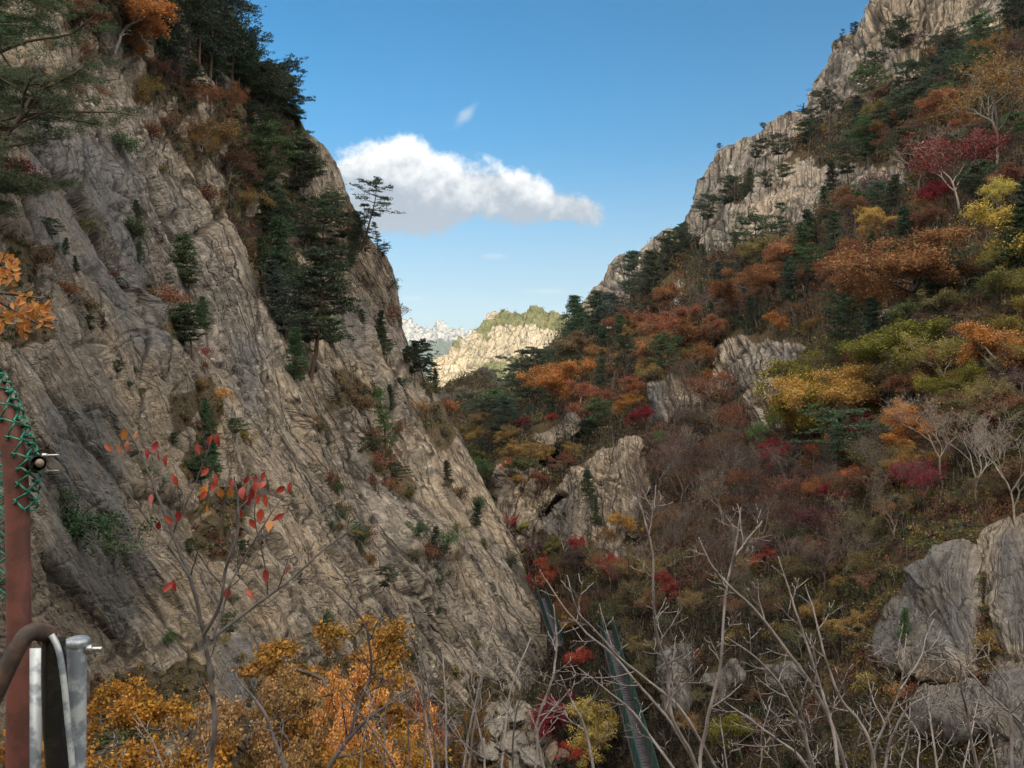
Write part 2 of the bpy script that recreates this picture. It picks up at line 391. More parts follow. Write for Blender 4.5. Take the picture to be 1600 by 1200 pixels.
def leaf_material(name, trans=0.35, rough=0.7):
    m, g = new_mat(name)
    out = g.n('ShaderNodeOutputMaterial'); oi = g.n('ShaderNodeObjectInfo')
    geo = g.n('ShaderNodeNewGeometry')
    co = g.n('ShaderNodeTexCoord').outputs['Object']
    nn = g.noise(co, 9.0, 3, 0.6)
    rnd = geo.outputs['Random Per Island']
    hsv = g.n('ShaderNodeHueSaturation', Color=oi.outputs['Color'])
    g.link(g.math('MULTIPLY_ADD', nn, 0.06, 0.47), hsv.inputs['Hue'])
    g.link(g.math('MULTIPLY', g.math('MULTIPLY_ADD', rnd, 0.95, 0.52), g.math('MULTIPLY_ADD', g.noise(co, 4.0, 2), 1.3, 0.35)), hsv.inputs['Value'])
    hsv.inputs['Saturation'].default_value = 1.0
    d = g.n('ShaderNodeBsdfPrincipled', Roughness=rough); d.inputs['Specular IOR Level'].default_value = 0.2
    t = g.n('ShaderNodeBsdfTranslucent')
    g.link(hsv.outputs[0], d.inputs['Base Color']); g.link(hsv.outputs[0], t.inputs['Color'])
    mx = g.n('ShaderNodeMixShader', Fac=trans)
    g.link(d.outputs[0], mx.inputs[1]); g.link(t.outputs[0], mx.inputs[2]); g.link(mx.outputs[0], out.inputs[0])
    return m
M_LEAF = leaf_material('autumn_leaf'); M_NEEDLE = leaf_material('pine_needle', 0.12, 0.6)
def bark_material(name='bark'):
    m, g = new_mat(name)
    out = g.n('ShaderNodeOutputMaterial'); oi = g.n('ShaderNodeObjectInfo')
    co = g.n('ShaderNodeTexCoord').outputs['Object']
    nn = g.noise(co, 14.0, 5, 0.65)
    v = g.math('MULTIPLY_ADD', nn, 1.6, 0.15)
    c = g.mix(1.0, oi.outputs['Color'], g.n('ShaderNodeCombineColor', Red=v, Green=v, Blue=v).outputs[0], 'MULTIPLY')
    b = g.n('ShaderNodeBsdfPrincipled', Roughness=0.85)
    g.link(c, b.inputs['Base Color'])
    bp = g.n('ShaderNodeBump', Strength=0.4, Distance=0.02, Height=nn); g.link(bp.outputs[0], b.inputs['Normal'])
    g.link(b.outputs[0], out.inputs[0]); return m
M_BARK = bark_material()
def attr_leaf_material():
    m, g = new_mat('undergrowth_leaf')
    out = g.n('ShaderNodeOutputMaterial'); geo = g.n('ShaderNodeNewGeometry')
    a = g.n('ShaderNodeAttribute', _attribute_name='tint')
    hsv = g.n('ShaderNodeHueSaturation', Color=a.outputs['Color'])
    g.link(g.math('MULTIPLY_ADD', geo.outputs['Random Per Island'], 0.9, 0.55), hsv.inputs['Value'])
    d = g.n('ShaderNodeBsdfPrincipled', Roughness=0.8); d.inputs['Specular IOR Level'].default_value = 0.1
    t = g.n('ShaderNodeBsdfTranslucent')
    g.link(hsv.outputs[0], d.inputs['Base Color']); g.link(hsv.outputs[0], t.inputs['Color'])
    mx = g.n('ShaderNodeMixShader', Fac=0.25)
    g.link(d.outputs[0], mx.inputs[1]); g.link(t.outputs[0], mx.inputs[2]); g.link(mx.outputs[0], out.inputs[0])
    return m
M_UNDER = attr_leaf_material()

# ------------------------------------------------------------------ LEFT CLIFF
def ip(y, tab): return np.interp(y, [t[0] for t in tab], [t[1] for t in tab])
silL = [(-400, 270), (-120, 315), (0, 352), (60, 385), (110, 420), (160, 455), (205, 478), (230, 508), (262, 530), (300, 543), (330, 556), (372, 575), (400, 601), (420, 611),
        (450, 619), (500, 626), (530, 634), (560, 648), (590, 662), (612, 683), (640, 700), (680, 722), (720, 742), (760, 760),
        (800, 782), (850, 806), (900, 826), (950, 850), (985, 866), (1030, 866), (1070, 838), (1110, 800), (1160, 770), (1230, 735), (1400, 640)]
dL = tps([(-400, -400, 52), (0, -300, 55), (300, -300, 75), (0, 0, 38), (160, 130, 48), (300, 100, 72), (400, 60, 92), (480, 200, 98), (-400, 300, 20), (0, 300, 28),
          (150, 400, 34), (300, 350, 55), (390, 330, 76), (460, 330, 88), (540, 300, 102), (610, 430, 110), (630, 520, 118), (670, 600, 122), (740, 720, 112), (800, 830, 98), (860, 985, 80),
          (-400, 800, 12), (0, 600, 19), (0, 900, 15), (0, 1200, 12), (200, 700, 30), (200, 1000, 22), (350, 600, 46), (500, 560, 70), (600, 640, 88), (400, 850, 38), (560, 900, 50), (700, 850, 72), (700, 1000, 62),
          (400, 1100, 27), (600, 1100, 42), (750, 1150, 58), (400, 1400, 20), (700, 1400, 50), (-400, 1400, 9)])
ribsL = [([(60, 120), (110, 150), (200, 240), (330, 325), (430, 385), (540, 430), (620, 470), (760, 515), (900, 570), (1060, 610)], 0.085, 10, [(0, 0), (100, 1), (450, 1), (620, .55), (900, .3), (1100, 0)]),
         ([(200, 165), (300, 195), (480, 232), (560, 244), (700, 290), (800, 335), (1000, 410), (1100, 440)], 0.06, 9, [(180, 0), (260, .6), (560, 1), (800, .8), (1100, 0)]),
         ([(300, 60), (430, 110), (560, 150), (700, 215), (760, 255), (900, 320), (1100, 390)], 0.06, 9, [(280, 0), (450, .8), (800, .8), (1100, .1)]),
         ([(390, 495), (500, 560), (620, 640), (720, 690), (860, 765), (980, 830)], 0.05, 8, [(380, 0), (450, 1), (860, .8), (1000, .0)]),
         ([(560, 500), (650, 545), (750, 600), (850, 655), (950, 715), (1060, 770)], 0.04, 8, [(550, 0), (640, 1), (900, .8), (1080, .2)]),
         ([(620, 470), (700, 490), (800, 530), (900, 575), (1000, 640), (1080, 680)], 0.05, 4, [(600, 0), (700, 1), (1000, .7), (1100, 0)]),
         ([(440, 600), (520, 626), (560, 640)], -0.05, 6, [(430, 0), (480, 1), (560, 0)])]
stainL = Mask([[(60, 180), (225, 225), (245, 560), (205, 560), (120, 420), (40, 400)], [(365, 525), (412, 520), (405, 655), (375, 655)], [(60, 620), (150, 640), (250, 900), (200, 1000), (60, 900)], [(330, 980), (470, 1000), (440, 1120), (330, 1100)], [(520, 470), (580, 470), (580, 560), (530, 560)]], 6)
grassL = Mask([[(150, -20), (300, -60), (420, 60), (490, 200), (470, 260), (500, 400), (520, 420), (480, 600), (440, 560), (400, 430), (350, 330), (250, 190), (180, 110)],
               [(40, -50), (170, -50), (200, 60), (160, 110), (60, 60)],
               [(215, 440), (250, 440), (262, 560), (300, 600), (340, 760), (300, 800), (250, 620)],
               [(270, 790), (330, 750), (390, 770), (400, 860), (350, 880), (310, 840)],
               [(520, 570), (560, 600), (600, 690), (640, 760), (610, 780), (560, 700), (510, 640)],
               [(640, 590), (680, 610), (720, 700), (700, 720), (660, 680)],
               [(130, 1060), (300, 1040), (640, 1010), (800, 1080), (760, 1400), (100, 1400)],
               [(560, 280), (600, 380), (560, 400), (540, 360)], [(-60, 350), (60, 380), (90, 520), (20, 560), (-60, 520)]], 2)
def terrain_normals(P):
    du = np.gradient(P, axis=1); dv = np.gradient(P, axis=0)
    n = np.cross(du, dv); n /= np.linalg.norm(n, axis=2, keepdims=True)+1e-9
    return n
def blur_rows(n, k=6):
    for _ in range(k):
        n = (np.roll(n, 1, 0)+n*2+np.roll(n, -1, 0))/4; n = (np.roll(n, 1, 1)+n*2+np.roll(n, -1, 1))/4
    return n/(np.linalg.norm(n, axis=2, keepdims=True)+1e-9)
def axis_vals(lo, f0, f1, hi, step, coarse):
    return np.concatenate([np.arange(lo, f0, coarse), np.arange(f0, f1, step), np.arange(f1, hi+1, coarse)])
STEP = 2.2
def build_left():
    ys = axis_vals(-400, -20, 1215, 1400, STEP, 12)
    u = np.concatenate([np.linspace(0, 0.30, 26, endpoint=False), np.linspace(0.30, 1, int(640/STEP*1.25))])
    sx = ip(ys, silL)
    lo = -420+0*ys
    # columns: 0..0.3 outside the frame on the left, the rest in view
    PX = np.where(u[None] < 0.30, lo[:, None]+(-10-lo[:, None])*(u[None]/0.30), -10+(sx[:, None]+10)*((u[None]-0.30)/0.70))
    PY = np.repeat(ys[:, None], len(u), 1)
    D = dL(PX, PY)
    for tab, amp, w, fade in ribsL:
        wob = 9*fbm(np.stack([PY.ravel()/60, PX.ravel()/200, 0*PY.ravel()], 1), 77, 3).reshape(PY.shape)
        s = 1/(1+np.exp(-np.clip((PX-ip(PY, tab)-wob)/(w*1.3), -30, 30)))
        D = D*(1+amp*ip(PY, fade)*(s-0.35))
    P = W(PX, PY, D)
    # the crest rolls over and falls away behind, so the cliff is a solid spur
    g = np.array([1, 2.5, 5, 9, 15, 24, 40, 70, 120, 200, 320.])
    dirv = np.array([-0.75, 1.0, -0.25]); roll = P[:, -1:, :]+g[None, :, None]*dirv[None, None]*np.array([1, 1, 1])
    roll[:, :, 2] -= 0.10*g[None]**1.1
    nin = P.shape[1]
    P = np.concatenate([P, roll], 1)
    n = blur_rows(terrain_normals(P), 10)
    if (n[:, :nin]*(-P[:, :nin])).sum() < 0: n = -n
    Q = P.reshape(-1, 3)
    a = W(500, 820, 46.)-W(300, 400, 50.); a /= np.linalg.norm(a)
    nn = n[:, 40:nin].reshape(-1, 3).mean(0); nn /= np.linalg.norm(nn)
    a -= nn*(a@nn); a /= np.linalg.norm(a); c = np.cross(nn, a)
    wp = np.stack([fbm(Q/22, 5, 3), fbm(Q/22, 15, 3), fbm(Q/22, 25, 3)], 1)
    q = np.stack([Q@a, Q@c, Q@nn], 1)+wp*np.array([2, 3.0, 2])
    gx = np.concatenate([PX, PX[:, -1:]+np.cumsum(np.full(len(g), 7.))[None]], 1).ravel(); gy = np.concatenate([PY, np.repeat(PY[:, -1:], len(g), 1)], 1).ravel()
    Da = np.concatenate([D, np.repeat(D[:, -1:], len(g), 1)], 1).ravel(); m = Da/F
    yy = np.linspace(-500, 1500, 401); sl = np.interp(yy, [-500, 200, 600, 750, 1500], [0.34, 0.40, 0.46, 0.66, 0.72]); Xc = np.concatenate([[0], np.cumsum(sl[:-1]*5)])
    w1 = fbm(np.stack([gx/170, gy/170, gx*0], 1), 301, 3); w2 = fbm(np.stack([gx/60, gy/90, gx*0], 1), 305, 3)
    cp = gx-np.interp(gy, yy, Xc)+16*w1+2*w2; ap = gy*1.15+14*w2
    fol = sstep(gx, 380, 600)*sstep(gy, 470, 640)
    nearf = sstep(Da, 60, 30)
    hb, jb = slabs(cp, ap, 31, [(84, 380), (30, 150)], [19, 12], 1.7)
    hm, jm = slabs(cp, ap, 331, [(12, 58), (5.6, 26)], [4.6, 1.8], 1.6, 0.5)
    def saw(x, f=0.26): x = x % 1; return np.where(x < 1-f, x/(1-f), (1-x)/f)-0.5
    s1 = saw(cp/46+0.5*fbm(np.stack([cp/60, ap/200, cp*0], 1), 62, 2)); s2 = saw(cp/15+0.6*fbm(np.stack([cp/22, ap/90, cp*0], 1), 63, 2), 0.4)
    gro = np.abs(vnoise(np.stack([cp/9, ap/70, cp*0], 1), 67))+0.6*np.abs(vnoise(np.stack([cp/4.6, ap/34, cp*0], 1), 68))
    amod = 0.75+0.5*fbm(Q/15, 66, 2)
    h = m*amod*(hb*(1+0.5*nearf)+hm*(1-0.25*nearf)+(4+8*fol)*s1+(1.2+4.2*fol)*s2*(1-0.6*nearf)-(0.3+0.9*fol)*(0.6-gro))
    h += 0.9*fbm(Q/14, 71, 4)*np.clip(Da/60, .35, 1.2)+m*1.5*fbm(np.stack([gx/9, gy/9, gx*0], 1), 81, 3)
    lj = np.maximum(long_joints(cp, ap, 711), 0.8*long_joints(cp, ap, 721, 19, 260, 0.045)); lx = 0.7*long_joints(cp+2.2*ap, ap-1.2*cp, 731, 60, 300, 0.03)
    h -= m*(13*lj+6*lx); joint0 = np.maximum(np.maximum(jb, jm*0.8), np.maximum(lj, lx))
    # hold the outline of the spur close to its line
    edge = np.ones(P.shape[:2]); cols = np.arange(P.shape[1])
    edge *= np.clip(0.35+0.65*np.clip((nin-cols)/50., 0, 1), 0, 1)[None]
    P = P+n*(h.reshape(P.shape[:2])*edge)[..., None]
    joint = joint0
    jx = 30*fbm(Q/6, 91, 4)
    veg = np.zeros(P.shape[:2]); veg[:, :nin] = grassL(PX+jx.reshape(P.shape[:2])[:, :nin], PY+jx.reshape(P.shape[:2])[:, :nin]*.7)
    pn = fbm(np.stack([PX.ravel()/34+PY.ravel()/90, PY.ravel()/60, PX.ravel()*0], 1), 93, 5).reshape(PX.shape)
    veg[:, :nin] *= sstep(pn+0.10, -0.14, 0.12)
    veg[:, nin:] = 0.35
    nr, nc = P.shape[:2]; idx = np.arange(nr*nc).reshape(nr, nc)
    Fq = np.stack([idx[:-1, :-1], idx[1:, :-1], idx[1:, 1:], idx[:-1, 1:]], -1).reshape(-1, 4)
    me = mesh_np('hill_left', P.reshape(-1, 3), Fq, M_ROCKL, {'veg': veg.ravel(), 'stain': np.concatenate([stainL(PX+14*w1.reshape(P.shape[:2])[:, :nin], PY), np.zeros((P.shape[0], len(g)))], 1).ravel(), 'joint': joint, 'calm': nearf, 'grain': np.stack([cp/10, ap/10, cp*0], 1)}, smooth=False)
    o = link('hill_left', me); tag(o, 'steep tan granite cliff of slanting slabs filling the left side', 'cliff', kind='structure')
    return dict(P=P, PX=PX, PY=PY, ys=ys, nin=nin, veg=veg, n=n, side='L')
# ------------------------------------------------------------------ RIGHT SLOPE
silR = [(-420, 1560), (-100, 1410), (0, 1364), (28, 1348), (45, 1330), (70, 1302), (108, 1290), (122, 1268), (150, 1256), (166, 1248), (178, 1225), (190, 1200), (214, 1162),
        (232, 1122), (262, 1094), (300, 1082), (330, 1073), (348, 1066), (356, 1040), (372, 1012), (398, 985), (410, 950), (440, 932), (460, 922), (484, 902), (500, 890),
        (525, 868), (548, 845), (566, 822), (590, 800), (610, 780), (628, 742), (642, 700), (665, 640), (700, 610), (760, 620), (850, 690), (950, 740), (1050, 780), (1100, 700), (1160, 640), (1400, 560)]
dR = tps([(1400, -350, 250), (1900, -350, 150), (1380, 20, 235), (1300, 110, 245), (1500, 40, 200), (1600, 0, 170), (1900, 100, 90), (1250, 170, 255), (1120, 240, 262), (1075, 340, 268), (1000, 390, 285), (940, 430, 300), (905, 485, 310), (860, 540, 300),
          (1400, 150, 185), (1300, 300, 165), (1400, 300, 125), (1500, 250, 108), (1600, 300, 82), (1150, 370, 190), (1250, 420, 130), (1400, 450, 78), (1600, 500, 52), (1900, 600, 30), (1050, 470, 200), (950, 560, 205), (800, 600, 255), (700, 645, 235), (640, 700, 220),
          (760, 680, 185), (860, 700, 150), (900, 640, 170), (1030, 630, 128), (1170, 560, 112), (1250, 650, 75), (1400, 620, 60), (1100, 720, 100), (1300, 800, 50), (1500, 700, 42), (1600, 800, 34),
          (780, 780, 150), (860, 800, 122), (960, 760, 112), (760, 860, 128), (880, 900, 92), (1000, 900, 76), (1150, 900, 56), (1300, 950, 40), (1450, 900, 31), (1600, 900, 27), (1900, 900, 17),
          (820, 1000, 92), (900, 1000, 78), (1000, 1050, 56), (1150, 1080, 42), (1400, 1100, 26), (1600, 1150, 20), (760, 1100, 70), (850, 1180, 60), (950, 1200, 50), (1100, 1250, 36), (1400, 1350, 20), (1900, 1300, 11), (600, 1400, 50), (900, 1400, 42)])
stain_shadeR = Mask([[(1540, 1040), (1700, 1040), (1700, 1240), (1430, 1240), (1430, 1085), (1540, 1075)], [(1560, 850), (1600, 830), (1640, 1000), (1575, 1010)], [(1350, 950), (1420, 876), (1500, 850), (1525, 880), (1520, 1000), (1500, 1040), (1380, 1050)], [(1008, 592), (1040, 590), (1038, 668), (1010, 664)], [(850, 820), (875, 780), (905, 745), (905, 850), (870, 840)], [(1376, 500), (1395, 472), (1430, 470), (1425, 500), (1390, 520)], [(1020, 990), (1280, 990), (1280, 1150), (1020, 1150)], [(1200, 545), (1240, 540), (1240, 600), (1205, 600)]], 3)  # dark lichen faces, plus gorge rock whose shade is painted in as dark tone
rockL_ = [[(880, 510), (925, 440), (940, 400), (1000, 375), (1045, 340), (1075, 330), (1080, 260), (1110, 210), (1250, 140), (1290, 90), (1365, -20), (1400, -420), (1570, -420), (1580, 0), (1560, 50), (1500, 70),
               (1450, 60), (1400, 80), (1370, 100), (1320, 160), (1300, 190), (1250, 210), (1230, 250), (1190, 290), (1140, 290), (1120, 340), (1080, 380), (1045, 380), (1010, 420), (985, 480), (930, 500)],
              [(1320, 175), (1350, 115), (1410, 82), (1470, 88), (1445, 122), (1380, 150)],
              [(1420, 30), (1560, 0), (1570, 60), (1500, 90), (1470, 80), (1420, 70)],
              [(1085, 345), (1130, 345), (1180, 285), (1260, 240), (1275, 262), (1290, 320), (1250, 350), (1210, 385), (1150, 385), (1100, 400)],
              [(1330, 268), (1385, 258), (1420, 262), (1400, 292), (1350, 305), (1300, 330), (1290, 310)], [(1120, 330), (1200, 290), (1300, 255), (1420, 255), (1425, 285), (1340, 310), (1300, 345), (1250, 375), (1120, 400)], [(1440, 215), (1460, 212), (1440, 245), (1425, 245)],
              [(1008, 592), (1060, 588), (1090, 596), (1120, 640), (1100, 655), (1062, 650), (1050, 672), (1012, 662)],
              [(1120, 528), (1180, 520), (1265, 540), (1240, 600), (1160, 612), (1095, 605)],
              [(862, 668), (900, 640), (925, 652), (890, 690), (872, 708), (832, 712), (830, 680)],
              [(836, 826), (868, 778), (908, 722), (950, 700), (1004, 690), (1018, 760), (1000, 825), (960, 860), (900, 870), (862, 845)],
              [(1375, 985), (1400, 925), (1430, 880), (1500, 850), (1535, 870), (1535, 1040), (1480, 1062), (1380, 1040)], [(1530, 838), (1600, 815), (1700, 800), (1700, 1240), (1565, 1240), (1552, 1040), (1545, 900)], [(1440, 1085), (1548, 1078), (1560, 1130), (1520, 1160), (1430, 1140)], [(762, 735), (800, 715), (818, 760), (824, 850), (800, 872), (768, 830)], [(806, 735), (842, 724), (872, 745), (858, 790), (822, 812)],
              [(1376, 500), (1395, 472), (1430, 470), (1425, 500), (1390, 520)], [(1100, 1060), (1150, 1030), (1170, 1060), (1120, 1120)], [(1200, 1050), (1260, 1040), (1250, 1090), (1205, 1090)],
              [(1025, 1000), (1085, 1010), (1080, 1110), (1040, 1120)], [(800, 810), (850, 815), (870, 850), (830, 870), (800, 850)],
              [(700, 1100), (790, 1090), (860, 1100), (880, 1230), (700, 1260)], [(920, 830), (1000, 820), (990, 850), (940, 870)],
              [(1165, 618), (1235, 605), (1248, 668), (1185, 676)], [(905, 850), (985, 846), (1005, 895), (930, 900)], [(1020, 440), (1080, 440), (1060, 480), (1040, 500)], [(940, 510), (970, 515), (965, 550), (945, 550)]]
rockR = Mask(rockL_, 1)
bulgeR = Mask([[]], 0); bulgeR.m = rockR.m.copy()
for _ in range(14):
    for ax_ in (0, 1): bulgeR.m = (np.roll(bulgeR.m, 1, ax_)+bulgeR.m+np.roll(bulgeR.m, -1, ax_))/3
def build_right():
    ys = axis_vals(-420, -20, 1215, 1400, STEP, 12)
    u = np.concatenate([np.linspace(0, 0.86, int(760/STEP*1.25), endpoint=False), np.linspace(0.86, 1, 22)])
    jag = fbm(np.stack([ys/9, ys*0, ys*0], 1), 7, 4)*7*sstep(ys, 470, 440)
    sx = ip(ys, silR)+jag
    hi = 1950+0*ys
    PX = np.where(u[None] < 0.86, sx[:, None]+(np.maximum(1612, sx[:, None]+60)-sx[:, None])*(u[None]/0.86), np.maximum(1612, sx[:, None]+60)+(hi[:, None]-np.maximum(1612, sx[:, None]+60))*((u[None]-0.86)/0.14))
    PY = np.repeat(ys[:, None], len(u), 1)
    Q0 = W(PX, PY, dR(PX, PY)).reshape(-1, 3)
    jn = fbm(Q0/7, 12, 4).reshape(PX.shape); jn2 = fbm(Q0/7, 13, 4).reshape(PX.shape)
    rk = rockR(PX+jn*16, PY+jn2*12)
    D = dR(PX, PY)*(1-0.04*bulgeR(PX+jn*14, PY+jn2*10)-0.012*sstep(rk, 0.1, 0.9))
    for pl in rockL_[6:]:
        if max(p[0] for p in pl) > 1390: continue
        yb = max(p[1] for p in pl); mk = Mask([pl], 1)(PX+jn*8, PY+jn2*6)
        near_ = mk > 0.01
        if near_.any():
            Db = D.copy(); Db[near_] = dR(PX[near_], yb+0*PX[near_])*1.01; D = D+(np.minimum(D, Db)-D)*sstep(mk, 0.1, 0.9)*0.5
    # cave mouth, its shadowed slot below, and the long fissure
    cave = sstep(1-np.hypot((PX-852)/23, (PY-712+0.2*(PX-852))/14), 0, 0.3)+sstep(1-np.hypot((PX-836)/12, (PY-722)/8), 0, 0.4)
    D = D*(1+0.17*np.clip(cave, 0, 1))
    ax, ay = 862., 795.; t = ((PX-ax)*0.66+(PY-ay)*(-0.75)); s = np.abs((PX-ax)*0.75+(PY-ay)*0.66)
    D = D*(1+0.10*sstep(8-s, 0, 5)*sstep(34-np.abs(t), 0, 8))
    P = W(PX, PY, D)
    g = np.array([1, 2.5, 5, 9, 15, 24, 40, 70, 120, 200, 320.])
    roll = P[:, :1, :]+g[None, ::-1, None]*np.array([0.55, 1.0, -0.2])[None, None]
    roll[:, :, 2] -= 0.10*g[None, ::-1]**1.1
    ng = len(g); P = np.concatenate([roll, P], 1)
    n = blur_rows(terrain_normals(P), 8)
    if (n[:, ng:]*(-P[:, ng:])).sum() < 0: n = -n
    Q = P.reshape(-1, 3)
    a = np.array([0.22, 0.25, 1.0]); a /= np.linalg.norm(a); b = np.array([1., .45, 0]); b -= a*(a@b); b /= np.linalg.norm(b); c = np.cross(a, b)
    wp = np.stack([fbm(Q/25, 105, 3), fbm(Q/25, 115, 3), fbm(Q/25, 125, 3)], 1)
    q = np.stack([Q@a, Q@b, Q@c], 1)+wp*3
    far = np.clip(np.linalg.norm(Q, axis=1)/110, 0.3, 1.6)
    rkf = np.concatenate([np.repeat(rk[:, :1], ng, 1), rk], 1).ravel(); rs = sstep(rkf, 0.25, 0.7)
    gx = np.concatenate([PX[:, :1]-np.cumsum(np.full(ng, 7.))[None, ::-1], PX], 1).ravel(); gy = np.concatenate([np.repeat(PY[:, :1], ng, 1), PY], 1).ravel()
    Da = np.concatenate([np.repeat(D[:, :1], ng, 1), D], 1).ravel(); m = Da/F
    w1 = fbm(np.stack([gx/150, gy/150, gx*0], 1), 401, 3); w2 = fbm(np.stack([gx/50, gy/60, gx*0], 1), 405, 3)
    tlt = np.interp(gy, [0, 350, 700, 1200], [0.42, 0.30, 0.12, 0.15])
    cp = gx+tlt*gy*0.9+30*w1+8*w2; ap = gy*1.05-0.3*gx+24*w2
    nearf = sstep(Da, 60, 32)
    hb, jb = slabs(cp, ap, 431, [(70, 170), (25, 74)], [15, 9.5])
    hm, jm = slabs(cp, ap, 531, [(11, 38), (5.6, 17)], [4.6, 2.3], 1.1, 0.45)
    gro = np.abs(vnoise(np.stack([cp/10, ap/60, cp*0], 1), 167))+0.6*np.abs(vnoise(np.stack([cp/5, ap/30, cp*0], 1), 168))
    hn, jn_ = slabs(cp*0.8, ap, 631, [(95, 150), (40, 60)], [26, 9], 1.5, 0.25)
    h = m*(0.35+0.65*rs)*(hb*(1-0.65*nearf)+hn*nearf+hm*(1-0.7*nearf)*rs-(1.6*(1-0.95*nearf))*(0.6-gro)*rs)
    h += 1.2*fbm(Q/14, 171, 5)*far+m*2.2*fbm(np.stack([gx/9, gy/9, gx*0], 1), 181, 3)
    lj = np.maximum(long_joints(cp, ap, 811), 0.8*long_joints(cp, ap, 821, 17, 160, 0.05)); lx = 0.7*long_joints(cp*0.3+1.8*ap, cp, 831, 60, 300, 0.03)
    h -= m*rs*(8*lj+5*lx); joint0 = np.maximum(np.maximum(jb, jm*0.8), np.maximum(lj, lx))
    edge = np.ones(P.shape[:2]); cols = np.arange(P.shape[1])
    edge *= (0.55+0.45*np.clip((cols-ng)/40., 0, 1))[None]
    P = P+n*(h.reshape(P.shape[:2])*edge)[..., None]
    joint = joint0
    veg = 1-sstep(rkf, 0.3, 0.6)
    nr, nc = P.shape[:2]; idx = np.arange(nr*nc).reshape(nr, nc)
    Fq = np.stack([idx[:-1, :-1], idx[1:, :-1], idx[1:, 1:], idx[:-1, 1:]], -1).reshape(-1, 4)
    me = mesh_np('hill_right', P.reshape(-1, 3), Fq, M_ROCKR, {'veg': veg, 'stain': np.concatenate([np.zeros((P.shape[0], ng)), stain_shadeR(PX, PY)], 1).ravel(), 'joint': joint*rs, 'calm': nearf, 'grain': np.stack([cp/10, ap/10, cp*0], 1)}, smooth=False)
    o = link('hill_right', me); tag(o, 'wooded mountainside with granite crags rising to the right ridge', 'mountainside', kind='structure')
    return dict(P=P[:, ng:], PX=PX, PY=PY, ys=ys, nin=PX.shape[1], veg=veg.reshape(nr, nc)[:, ng:], n=n[:, ng:], side='R')
HL = build_left(); HR = build_right()
def locate(H, px, py):
    """surface point of a hill seen at a photograph pixel"""
    j = int(np.clip(np.searchsorted(H['ys'], py), 1, len(H['ys'])-2))
    i = int(np.argmin(np.abs(H['PX'][j]-px)))
    return H['P'][j, min(i, H['nin']-1)].copy(), H['n'][j, min(i, H['nin']-1)], H['veg'][j, min(i, H['nin']-1)]

# ------------------------------------------------------------------ ranges beyond the gorge
def build_range(name, sil, d_top, d_bot, y_bot, mat, step, jag, disp, label, cat, seed, veg=None, cell=(1, 1, 1)):
    xs = np.arange(sil[0][0], sil[-1][0]+step, step)
    top = np.interp(xs, [s[0] for s in sil], [s[1] for s in sil])
    top = top+jag*(fbm(np.stack([xs/7., xs*0, xs*0], 1), seed, 4)-0.4*np.abs(fbm(np.stack([xs/2.4, xs*0, xs*0], 1), seed+3, 3)))
    nv = int((y_bot-min(s[1] for s in sil))/step)
    v = np.linspace(0, 1, nv)
    PX = np.repeat(xs[None], nv, 0); PY = top[None]+(y_bot-top[None])*v[:, None]
    D = d_top+(d_bot-d_top)*((PY-min(s[1] for s in sil))/(y_bot-min(s[1] for s in sil)))
    P = W(PX, PY, D)
    g = np.array([0.01, 0.03, 0.07, 0.14, 0.25])[::-1]*d_top
    roll = P[:1]+g[:, None, None]*np.array([0, 1., -0.55])[None, None]
    P = np.concatenate([roll, P], 0); n = blur_rows(terrain_normals(P), 3)
    if (n[5:]*(-P[5:])).sum() < 0: n = -n
    Q = P.reshape(-1, 3); cell = np.array(cell, float); wq = Q+np.stack([fbm(Q/(cell.max()*2), seed+20+i, 3) for i in range(3)], 1)*cell.min()*1.2
    b1, j1 = blocks(wq/cell, seed+5, 1.3, 0.4, 0.08); b2, j2 = blocks(wq/(cell*0.36), seed+9, 1.2, 0.4, 0.1)
    gx = np.concatenate([np.repeat(PX[:1], 5, 0), PX]).ravel(); gy = np.concatenate([PY[:1]-np.arange(15, 0, -3)[:, None], PY]).ravel()
    cp = gx+0.25*gy+5*fbm(np.stack([gx/30, gy/30, gx*0], 1), seed+60, 3); hb, jb = slabs(cp, gy, seed+70, [(22, 40), (9, 20), (4.2, 10)], [7, 4.4, 2.4])
    h = disp*(0.55*b1+0.5*ridged(Q/(cell*2.2), seed+11, 5))+hb*d_top/F*0.95
    j1 = np.maximum(j1*0.4, jb)
    P = P+n*h.reshape(P.shape[:2])[..., None]
    vg = np.zeros(P.shape[:2])
    if veg is not None: vg[5:] = veg(PX, PY, Q.reshape(*P.shape)[5:])
    nr, nc = P.shape[:2]; idx = np.arange(nr*nc).reshape(nr, nc)
    Fq = np.stack([idx[:-1, :-1], idx[1:, :-1], idx[1:, 1:], idx[:-1, 1:]], -1).reshape(-1, 4)
    o = link(name, mesh_np(name, P.reshape(-1, 3), Fq, mat, {'veg': vg.ravel(), 'joint': np.maximum(j1, j2*.7)}))
    tag(o, label, cat, kind='structure')
    return dict(P=P[5:], PX=PX, PY=PY, n=n[5:], veg=vg[5:])
def nz(P, s, seed): return fbm(P.reshape(-1, 3)/s, seed, 4).reshape(P.shape[:2])
RM = build_range('hill_middle', [(560, 640), (650, 628), (690, 602), (712, 596), (735, 584), (755, 574), (772, 586), (790, 600), (820, 585), (845, 560), (862, 548), (880, 530), (900, 515), (960, 500), (1020, 520), (1100, 560)], 420, 300, 760, M_ROCKR, 1.1, 2.5, 3.2,
                 'shaded purplish granite shoulder closing the gorge below the sunlit peak', 'mountainside', 300, lambda x, y, P: sstep(nz(P, 18, 3), 0.05, 0.3)*0.8, (14, 14, 40))
